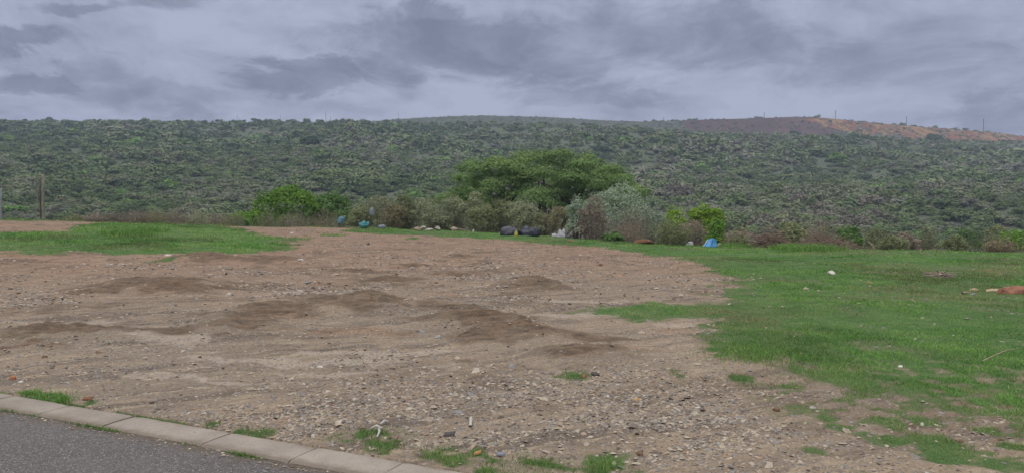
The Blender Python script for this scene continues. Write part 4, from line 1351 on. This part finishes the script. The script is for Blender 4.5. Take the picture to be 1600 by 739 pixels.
def thing_lump(name, label, cat, px, py, wpx, hpx, depth, mat, seed, group=None, folds=.0, amp=.22, sub=3, dy=.7, rot=0.0, freq=1.6, dz=0.0):
    """py is the row of its foot; width and height in photo pixels at that depth"""
    x_, _, zf_ = at(px, py, depth)
    z0 = float(Hs(x_, depth)) - .03 + dz
    sx_ = wpx / 2 / FPX * depth; sz_ = hpx / FPX * depth / 1.3
    V, T = lump(seed, sub, sx_, max(sx_ * dy, .02), sz_, amp, freq, folds)
    hard = name in ('rubble_lump', 'white_stone', 'soil_heap')
    if hard: V = chop(V, seed)
    o = link(name, mesh_np(name, V, None, T, mat, not hard), None, (x_, depth, z0), rot)
    return tag(o, label, cat, group)


def depth_at(px, py):
    return ground(px, py, False)[1]


thing_lump('rubbish_bag', 'dark plastic rubbish bag, smaller one beside the yellow scrap', 'rubbish bag', 797, 368, 30, 14, depth_at(797, 368), BLACKBAG, 4, None, .16)
thing_lump('rubbish_bag', 'dark blue-black rubbish bag, larger slumped one', 'rubbish bag', 826, 369, 34, 15, depth_at(826, 369), BLACKBAG, 9, None, .22)
thing_lump('yellow_scrap', 'yellow plastic scrap wedged between the two dark bags', 'litter', 806.5, 369, 6, 9, depth_at(806, 369.5), YELLOW, 14, None, .3)
thing_lump('rubble_lump', 'white rubble lump resting on a brown one, whitest of the pile', 'rubble', 661, 359, 12, 8, 47.5, CREAM, 21)
thing_lump('rubble_lump', 'pinkish rubble lump in front of the whitest lump', 'rubble', 652, 361, 12, 7, 46.9, TAN, 22)
thing_lump('rubble_lump', 'pale rubble lump half hidden in grass behind the others', 'rubble', 684, 355, 14, 8, 47.6, CREAM, 23)
thing_lump('rubble_lump', 'tan hump of rubble at the head of the sloping plank', 'rubble', 709, 358, 14, 9, 46.6, TAN, 24)
thing_lump('rubble_lump', 'low cream rubble piece next to the whitest lump', 'rubble', 672, 360, 14, 5, 46.8, CREAM, 25)
thing_lump('white_stone', 'small white round stone at the lower end of the plank', 'stone', 740, 361, 5, 6, 46.2, CREAM, 26)
# plank
x_, y_ = ground(722, 362, False)
root = link('plank', None, None, (x_, y_, float(Hs(x_, y_)) + .02))
bpy.data.objects.remove(root)
acc = Acc()
Lp = 1.25
pv = np.array([[sx * Lp / 2, sy * .11, sz * .02] for sx in (-1, 1) for sy in (-1, 1) for sz in (-1, 1)])
ca, sa = math.cos(.22), math.sin(.22)
pv = np.stack([pv[:, 0] * ca + pv[:, 2] * sa, pv[:, 1], -pv[:, 0] * sa + pv[:, 2] * ca], -1)
BOXQ = np.array([[0, 1, 3, 2], [4, 6, 7, 5], [0, 4, 5, 1], [2, 3, 7, 6], [0, 2, 6, 4], [1, 5, 7, 3]])
acc.add(pv, BOXQ)
o = link('plank', acc.mesh('plank', plain_mat('plank_wood', (.42, .34, .23), .9, .3, 5)), None, (x_ + .05, y_, float(Hs(x_, y_)) + .15))
tag(o, 'pale plank sloping down off the tan rubble', 'plank')

# torn bags in the scrub
thing_lump('plastic_bag', 'pale blue torn plastic bag caught in the twigs above the grass', 'plastic bag', 534, 350, 10, 10, 50.6, BLUEBAG, 31, None, .35, .35, dz=.35)
x_, y_ = ground(569, 357, False)
root = empty('teal_container', (x_, y_, float(Hs(x_, y_)) - .02))
tag(root, 'broken teal plastic tub lying open at the foot of the scrub', 'tub')
S = y_ / FPX
# a tub: lathe wall with an irregular broken rim, tipped towards the road
th = np.linspace(0, 2 * np.pi, 25)[:-1]
gg = np.random.default_rng(5)
rows = []
for rr_, zz_, off in [(.02, .0, 0), (5.5, .0, 0), (7.2, 5.0, 0), (7.6, 8.0, 1), (7.0, 7.6, 1), (6.6, 5.0, 0), (5.0, .8, 0), (.02, .8, 0)]:
    zz = zz_ + off * 1.6 * np.sin(th * 2 + .6) + off * gg.normal(0, .35, 24)
    rows.append(np.stack([np.cos(th) * rr_, np.sin(th) * rr_ * .8, zz], -1) * S)
V = np.array(rows)
V[..., 2], V[..., 1] = V[..., 2] * .93 + V[..., 1] * .25, V[..., 1] * .93 - V[..., 2] * .25
V[..., 2] -= V[..., 2].min()
i = np.arange(len(rows) - 1)[:, None] * 24; j = np.arange(24)[None, :]; j2 = (j + 1) % 24
link('tub_wall', mesh_np('tub_wall', V.reshape(-1, 3), np.stack([i + j, i + j2, i + 24 + j2, i + 24 + j], -1).reshape(-1, 4), None, TEALP, True), root)
acc = Acc(); V_, T_l = lump(8, 3, .26, .18, .22, .3, 2, .25); acc.add(V_ + [0, .05, .16], None, T_l)
link('crumpled_lining', acc.mesh('crumpled_lining', TEAL, True), root)
thing_lump('plastic_bag', 'greyish crumpled plastic bag in the grass beside the teal tub', 'plastic bag', 596, 357, 12, 6, 49.6, GREYBAG, 33, None, .3, .3)
thing_lump('plastic_bag', 'pale scrap of plastic snagged high in the thicket', 'plastic bag', 581, 330, 7, 10, 51.5, GREYBAG, 34, None, .4, .4, dz=.95)
# white rags
root_xy = ground(870, 368, False)
for k, (px, py, wp, hp, lab) in enumerate([(878, 366, 11, 12, 'white rag draped upright against the sapling, the larger one'), (868, 369, 12, 6, 'white rag lying flat beside the upright one')]):
    thing_lump('white_rag', lab, 'rag', px, py, wp, hp, root_xy[1] + .2 - .4 * k, RAG, 41 + k, None, .5, .45, dy=.6, freq=3.2)
thing_lump('white_bag', 'creased white sack leaning behind the wispy shrub', 'sack', 1078, 373, 10, 7, 38.6, RAG, 44, None, .25, .25, dy=.5)
thing_lump('white_bag', 'small cream sack lying next to the creased white sack', 'sack', 1124, 378, 9, 6, 36.6, CREAM, 45, None, .2, .25, dy=.5)
thing_lump('soil_heap', 'long low heap of orange soil beside the wispy olive shrub', 'soil heap', 1005, 380, 40, 8, depth_at(1005, 381), ORANGE, 51, None, 0, .2, dy=.6)
thing_lump('soil_heap', 'small patch of orange soil in front of the white rags', 'soil heap', 890, 376, 16, 4, depth_at(890, 377), ORANGE, 52, None, 0, .2, dy=.6)

# blue sheet folded like a little tent
x_, y_ = ground(1110, 384.5, False)
S = y_ / FPX
root = empty('blue_sheet', (x_, y_, float(Hs(x_, y_)) - .02))
tag(root, 'bright blue plastic sheet folded into a small tent shape on the grass', 'plastic sheet')


def slab(P, th_, name, mat, parent):
    P = np.array(P, float) * S
    nrm = np.cross(P[1] - P[0], P[3] - P[0]); nrm /= np.linalg.norm(nrm)
    # a grid so that the sheet can sag
    n_ = 7
    f = np.linspace(0, 1, n_)
    A = P[0][None, None] * ((1 - f)[:, None] * (1 - f)[None])[..., None] + P[1][None, None] * (f[:, None] * (1 - f)[None])[..., None] + P[2][None, None] * (f[:, None] * f[None])[..., None] + P[3][None, None] * ((1 - f)[:, None] * f[None])[..., None]
    A = A + nrm * (.05 * np.sin(f * 3.1)[:, None] * np.sin(f * 3.1)[None] + .012 * np.sin(f * 9)[:, None])[..., None] * -1
    V = np.concatenate([A.reshape(-1, 3), A.reshape(-1, 3) - nrm * th_])
    i = np.arange(n_ - 1)[:, None] * n_; j = np.arange(n_ - 1)[None, :]
    Qa = np.stack([i + j, i + j + 1, i + n_ + j + 1, i + n_ + j], -1).reshape(-1, 4)
    Qb = Qa[:, ::-1] + n_ * n_
    rim = [k for k in range(n_)] + [n_ * k + n_ - 1 for k in range(1, n_)] + [n_ * (n_ - 1) + k for k in range(n_ - 2, -1, -1)] + [n_ * k for k in range(n_ - 2, 0, -1)]
    Qc = np.array([[rim[k], rim[k] + n_ * n_, rim[(k + 1) % len(rim)] + n_ * n_, rim[(k + 1) % len(rim)]] for k in range(len(rim))])
    return link(name, mesh_np(name, V, np.concatenate([Qa, Qb, Qc]), None, mat, True), parent)


slab([(-12, -3, 2), (-1, -4, 0), (4, 2, 15), (-3, 4, 12)], .012, 'sloping_panel', BLUE, root)
slab([(-.5, -4.2, 0), (10.5, -2, 1), (9.5, 1, 12), (4.3, 1.8, 15.2)], .012, 'front_panel', BLUE, root)
slab([(4.2, 2.2, 15), (9.3, 1.4, 12.2), (12, 12, 1), (2, 13, 1)], .012, 'back_panel', BLUEDK, root)
bar(np.array((-12.2, -3, 2.3)) * S, np.array((-3, 4.2, 12.4)) * S, .012, WHITE, 'white_hem', root)


# heaps of cut branches
def branch_heap(name, label, px, py, wpx, hpx, depth, mats, seed, n=160):
    g = np.random.default_rng(seed)
    x_, _, _ = at(px, py, depth)
    root = empty(name, (x_, depth, float(Hs(x_, depth)) - .03))
    tag(root, label, 'branch heap')
    w_, h = wpx / 2 / FPX * depth, hpx / FPX * depth
    for nm, mat, cnt in mats:
        acc = Acc()
        for k in range(cnt):
            cx_ = g.normal(0, .42) * w_; cy_ = g.normal(0, .3) * w_
            cz = abs(g.normal(0, .45)) * h * max(.15, 1 - (cx_ / w_) ** 2) + .04
            l = g.uniform(.25, .75) * w_
            a = g.normal(0, .5) + (3.14 if g.random() < .5 else 0); e = g.normal(.05, .28)
            dv = np.array([math.cos(a) * math.cos(e), math.sin(a) * math.cos(e), math.sin(e)]) * l
            c0 = np.array([cx_, cy_, cz])
            P = np.array([c0 - dv, c0 + g.normal(0, .06, 3) * w_, c0 + dv + g.normal(0, .08, 3) * w_])
            P[:, 2] = np.maximum(P[:, 2], .02)
            acc.add(*tube(P, np.array([1, .8, .35]) * g.uniform(.007, .017), 4))
        link(nm, acc.mesh(nm, mat, True), root)


branch_heap('branch_heap', 'rounded heap of cut reddish brown branches on the edge of the grass', 1203, 384, 58, 24, 36.2, [('red_twigs', TWIG_RED, 420), ('pale_twigs', TWIG_PALE, 90)], 61)
branch_heap('branch_heap', 'long low heap of cut purple-brown branches below the bleached bush', 1292, 391, 80, 15, 34.6, [('red_twigs', TWIG_RED, 420), ('pale_twigs', TWIG_PALE, 90)], 62)
branch_heap('branch_heap', 'long thin heap of dry brown sticks lying on the green grass', 1464, 433, 54, 6, depth_at(1464, 433), [('brown_twigs', TWIG, 60), ('pale_twigs', TWIG_PALE, 25)], 63)

# leaning pale branches and sticks
def stick(label, p0, p1, r, mat, arch=.0, cat='branch', name='fallen_branch'):
    a, b = np.array(p0), np.array(p1)
    P = np.array([a, a * .66 + b * .34 + [0, 0, arch], a * .33 + b * .67 + [0, .02, arch], b]); P = P - a
    V, Q = tube(P, np.array([1, .9, .75, .4]) * r, 6)
    o = link(name, mesh_np(name, V, Q, None, mat, True), None, tuple(a))
    return tag(o, label, cat)


def gpt(px, py, dz=0.0):
    x_, y_ = ground(px, py, False)
    return np.array([x_, y_, float(Hs(x_, y_)) + dz])


stick('pale bent branch sticking up beside the straggly bushes', gpt(1366, 391), gpt(1353, 386, .35), .035, TWIG_PALE, .12)
stick('thin grey branch lying across the short grass near the right edge', gpt(1535, 568, .03), gpt(1592, 553, .05), .007, TWIG_PALE, .02)
stick('pale straight stick lying behind a grey stone in the grass', gpt(1503, 460, .03), gpt(1516, 459, .04), .025, TWIG_PALE, 0, 'stick', 'dry_stick')
# torn cardboard and sacking at the right edge
SACK = plain_mat('brown_sacking', (.32, .15, .095), .95, .4, 5, bmp=.8, second=(.20, .085, .05))
CARD = plain_mat('tan_card', (.46, .34, .22), .9, .35, 5)
thing_lump('brown_sacking', 'crumpled red-brown sacking on the grass at the right edge of the photo', 'sacking', 1590, 458, 52, 12, depth_at(1590, 459), SACK, 71, None, .35, .35, dy=.4, freq=2.2)
thing_lump('torn_card', 'torn tan cardboard strip trailing from the red-brown sacking', 'cardboard', 1556, 454, 30, 5, depth_at(1556, 455), CARD, 72, None, .35, .35, dy=.35, freq=2.5)
thing_lump('torn_card', 'pale tan cardboard scrap, separate from the longer strip', 'cardboard', 1522, 452, 16, 6, depth_at(1522, 453), CARD, 73, None, .3, .3, dy=.5, freq=2.3)
thing_lump('leafy_scrap', 'dry orange leaf scrap on the brightest grass above the sacking', 'leaf', 1543, 424, 7, 4, depth_at(1543, 424), ORANGE, 74, None, .3, .3)

# ------------------------------------------------------------------ single stones and litter on the ground
SC = {}


def smat(col):
    if col not in SC:
        SC[col] = stone_mat('stone_%d' % len(SC), col)
    return SC[col]


WHT, GRY, BEI, BRN, DRK, RED = (.52, .48, .42), (.27, .26, .25), (.42, .36, .28), (.17, .105, .065), (.075, .068, .062), (.40, .12, .09)
stones = [
    (716, 645, 22, 10, GRY, 'flat grey stone slab, the largest on the gravel above the kerb'),
    (1299, 429, 17, 8, WHT, 'white stone lying alone on the green grass'),
    (1269, 637, 12, 7, WHT, 'white stone on gravel beside the thinning grass'),
    (1213, 641, 17, 8, BRN, 'dark brown stone on gravel to the left of the white stone'),
    (1407, 530, 5, 4, WHT, 'tiny white stone on a bare spot in the grass'), (1407, 575, 8, 4, WHT, 'pale pebble at the edge of a bare patch in the grass'), (1287, 549, 7, 3, WHT, 'small white pebble between thin grass and bare soil'),
    (1441, 663, 7, 6, WHT, 'small white stone among sparse grass low on the photo'),
    (1520, 460, 12, 6, GRY, 'grey-brown stone beside a pale straight stick'),
    (996, 607, 13, 6, BEI, 'pale flat stone at the foot of the brown crusted slab'), (950, 618, 10, 5, WHT, 'whitish stone among dark gravel near an orange stone'), (994, 622, 10, 6, (.42, .19, .06), 'orange stone in the grey gravel'),
    (913, 590, 8, 5, RED, 'red scrap of brick next to a dark stone'), (930, 587, 18, 6, DRK, 'dark flat stone beside the red brick scrap'), (1085, 645, 14, 8, BEI, 'cream stone, largest of a cluster on the stony bank'), (1090, 633, 13, 5, WHT, 'flat whitish stone just above the cream one'),
    (1055, 643, 9, 7, GRY, 'grey stone left of the cream stone'), (1190, 665, 20, 6, BEI, 'long flat beige stone in the gravel below the dark brown stone'), (1100, 697, 14, 7, BEI, 'beige stone by itself in fine gravel'), (916, 695, 12, 6, BEI, 'beige stone above the kerbside grass'), (1000, 706, 18, 8, BRN, 'brown stone above the small tuft of bright grass'),
    (840, 697, 9, 4, BRN, 'reddish brown stone on the edge of the kerbside grass'), (593, 618, 14, 6, BEI, 'pale stone with a dark side in the middle gravel'), (545, 601, 8, 3, BEI, 'flat beige pebble in the sandy streak'), (488, 451, 12, 4, DRK, 'dark flat stone on the pale rut'), (357, 458, 12, 4, WHT, 'pale stone slab on the humps at the middle of the lot'),
    (470, 408, 12, 3, WHT, 'white flat stone on bare earth below the grass tongue'), (262, 398, 12, 3, WHT, 'white flat stone at the lower edge of the berm grass'), (32, 598, 11, 5, WHT, 'white flat stone near the kerb tuft'), (20, 590, 12, 7, (.36, .15, .07), 'orange-brown stone beside a white flat stone'), (153, 553, 14, 6, BRN, 'dark brown clod on the crusted hump'),
    (1064, 461, 8, 2, WHT, 'white chip where the bare earth meets the grass tongue'), (1139, 475, 6, 3, WHT, 'white pebble in the tongue of grass'), (966, 432, 22, 4, (.36, .19, .11), 'long reddish stone on the far bare earth'), (938, 414, 10, 4, BRN, 'brown clod on the far bare earth'), (575, 383, 9, 4, DRK, 'dark clod on the bare earth beneath the scrub'), (455, 366, 10, 4, WHT, 'white stone on the earth bank above the grass tongue'),
    (489, 682, 7, 6, WHT, 'white pebble at the left end of the kerbside grass'), (890, 478, 8, 3, DRK, 'dark pebble on the sandy strip'), (312, 560, 8, 4, BRN, 'brown pebble on the gravel sweep'), (500, 575, 10, 4, WHT, 'whitish stone on the sandy sweep'), (715, 560, 12, 5, BEI, 'beige stone in the grey stone spill'), (685, 527, 14, 6, GRY, 'grey stone at the head of the stone spill'), (660, 520, 10, 5, GRY, 'smaller grey stone at the top of the spill'), (800, 575, 16, 6, GRY, 'grey flat stone under the brown slab'),
    (70, 560, 9, 5, BRN, 'brown stone at the foot of the crusted hump'), (390, 637, 8, 6, (.20, .205, .225), 'bluish stone in the gravel above the kerb'), (235, 577, 10, 4, (.19, .195, .21), 'blue-grey stone in the dark streak'), (555, 626, 12, 5, BEI, 'pale flat stone in the gravel above the grass strip'), (640, 640, 14, 4, BEI, 'thin beige slab of stone on the gravel'), (1385, 700, 10, 5, BEI, 'beige stone among sparse tufts'), (1330, 660, 10, 5, GRY, 'grey stone among sparse tufts'), (1500, 690, 12, 5, BRN, 'brown stone near the lower right tufts'), (1560, 684, 20, 7, BRN, 'wide brown clod near the lower right corner')]
for k, (px, py, wp, hp, col, lab) in enumerate(stones):
    x_, y_ = ground(px, py)
    if kerb_s(x_, y_) < .05: continue
    S = y_ / FPX
    gk = np.random.default_rng(900 + k)
    V, T = lump(900 + k, 2, wp / 2 * S, wp / 2 * S * gk.uniform(.55, .9), hp * S / 1.5, .2, 1.5, 0, -.4)
    # broken facets
    for q in range(4):
        nv = gk.normal(size=3) * [1, 1, .6]; nv /= np.linalg.norm(nv)
        U = V / (np.array([wp, wp, hp]) * S * .5)
        ex = np.maximum(U @ nv - .62, 0)
        V = V - ex[:, None] * nv * np.array([wp, wp, hp]) * S * .45
    o = link('stone', mesh_np('stone', V, None, T, smat(col), False), None, (x_, y_, float(Hs(x_, y_)) - .12 * hp * S), gk.uniform(0, 3))
    tag(o, lab, 'stone')

# white plastic wishbone shaped scrap, and others above the kerbside grass
PL_W = plain_mat('white_scrap', (.47, .44, .39), .7, .25, 8)
a = gpt(580, 676, .02); b = gpt(597, 677, .025); c = gpt(592, 677, .02); d = gpt(589, 688, .015)
acc = Acc()
acc.add(*tube(np.array([a, (a + b) / 2 + [0, 0, .02], b]) - a, [.008, .012, .009], 6))
acc.add(*tube(np.array([c, (c + d) / 2 + [.012, 0, .012], d]) - a, [.011, .010, .005], 6))
tag(link('bone_scrap', acc.mesh('bone_scrap', PL_W, True), None, tuple(a)), 'white forked bone-like scrap at the right end of the grass patch by the kerb', 'scrap')
a = gpt(594, 665, .012); b = gpt(607, 662, .02)
acc = Acc(); acc.add(*tube(np.array([a, (a + b) / 2 + [0, .01, .015], b]) - a, [.006, .011, .007], 6))
tag(link('bone_scrap', acc.mesh('bone_scrap', PL_W, True), None, tuple(a)), 'short white scrap on gravel just above the forked one', 'scrap')
a = gpt(735, 669, .012); b = gpt(736, 660, .035)
acc = Acc(); acc.add(*tube(np.array([a, (a * .5 + b * .5), b]) - a, [.012, .013, .012], 8))
tag(link('white_stub', acc.mesh('white_stub', PL_W, True), None, tuple(a)), 'small cream stub standing in the gravel below the flat grey stone', 'scrap')
for k, (px, py, px2, lab) in enumerate([(692, 682, 712, 'dark flat chip of slate on the gravel above the kerbside grass'), (740, 712, 752, 'orange striped scrap lying in the kerbside grass'), (775, 711, 790, 'blue-grey scrap lying in the kerbside grass'), (128, 625, 146, 'rusty brown scrap on the ground by the kerb tuft')]):
    a = gpt(px, py, .008); b = gpt(px2, py, .012)
    wv = (b - a); l = np.linalg.norm(wv); wv /= l
    nv = np.array([-wv[1], wv[0], .15])
    P8 = np.array([a + wv * l * fx + nv * fy * l * .35 + np.array([0, 0, fz]) for fx, fy, fz in [(0, -.4, 0), (.9, -.5, .004), (1, .4, .012), (.1, .5, .008), (.05, -.35, .008), (.9, -.42, .014), (.95, .33, .022), (.12, .42, .018)]]) - a
    Q8 = np.array([[3, 2, 1, 0], [4, 5, 6, 7], [0, 1, 5, 4], [1, 2, 6, 5], [2, 3, 7, 6], [3, 0, 4, 7]])
    col = [DRK, (.42, .22, .09), (.20, .205, .225), (.19, .085, .045)][k]
    tag(link('flat_scrap', mesh_np('flat_scrap', P8, Q8, None, smat(col), False), None, tuple(a)), lab, 'scrap')

# ------------------------------------------------------------------ moist air
HAZE = 0.0004
if HAZE:
    hm, n = new_mat('haze')
    pv = n.n('ShaderNodeVolumePrincipled', {'Color': (.70, .81, 1.0), 'Density': HAZE, 'Anisotropy': .2})
    n.n('ShaderNodeOutputMaterial', {'Volume': pv.outputs[0]})
    b0, b1 = np.array([-1400, -900, -80.]), np.array([1400, 1250, 135.])
    V = np.array([[(b0, b1)[i][0], (b0, b1)[j][1], (b0, b1)[k][2]] for i in (0, 1) for j in (0, 1) for k in (0, 1)])
    tag(link('haze', mesh_np('haze', V, BOXQ, None, hm)), 'thin moist haze in the air over the valley', 'haze', kind='stuff')
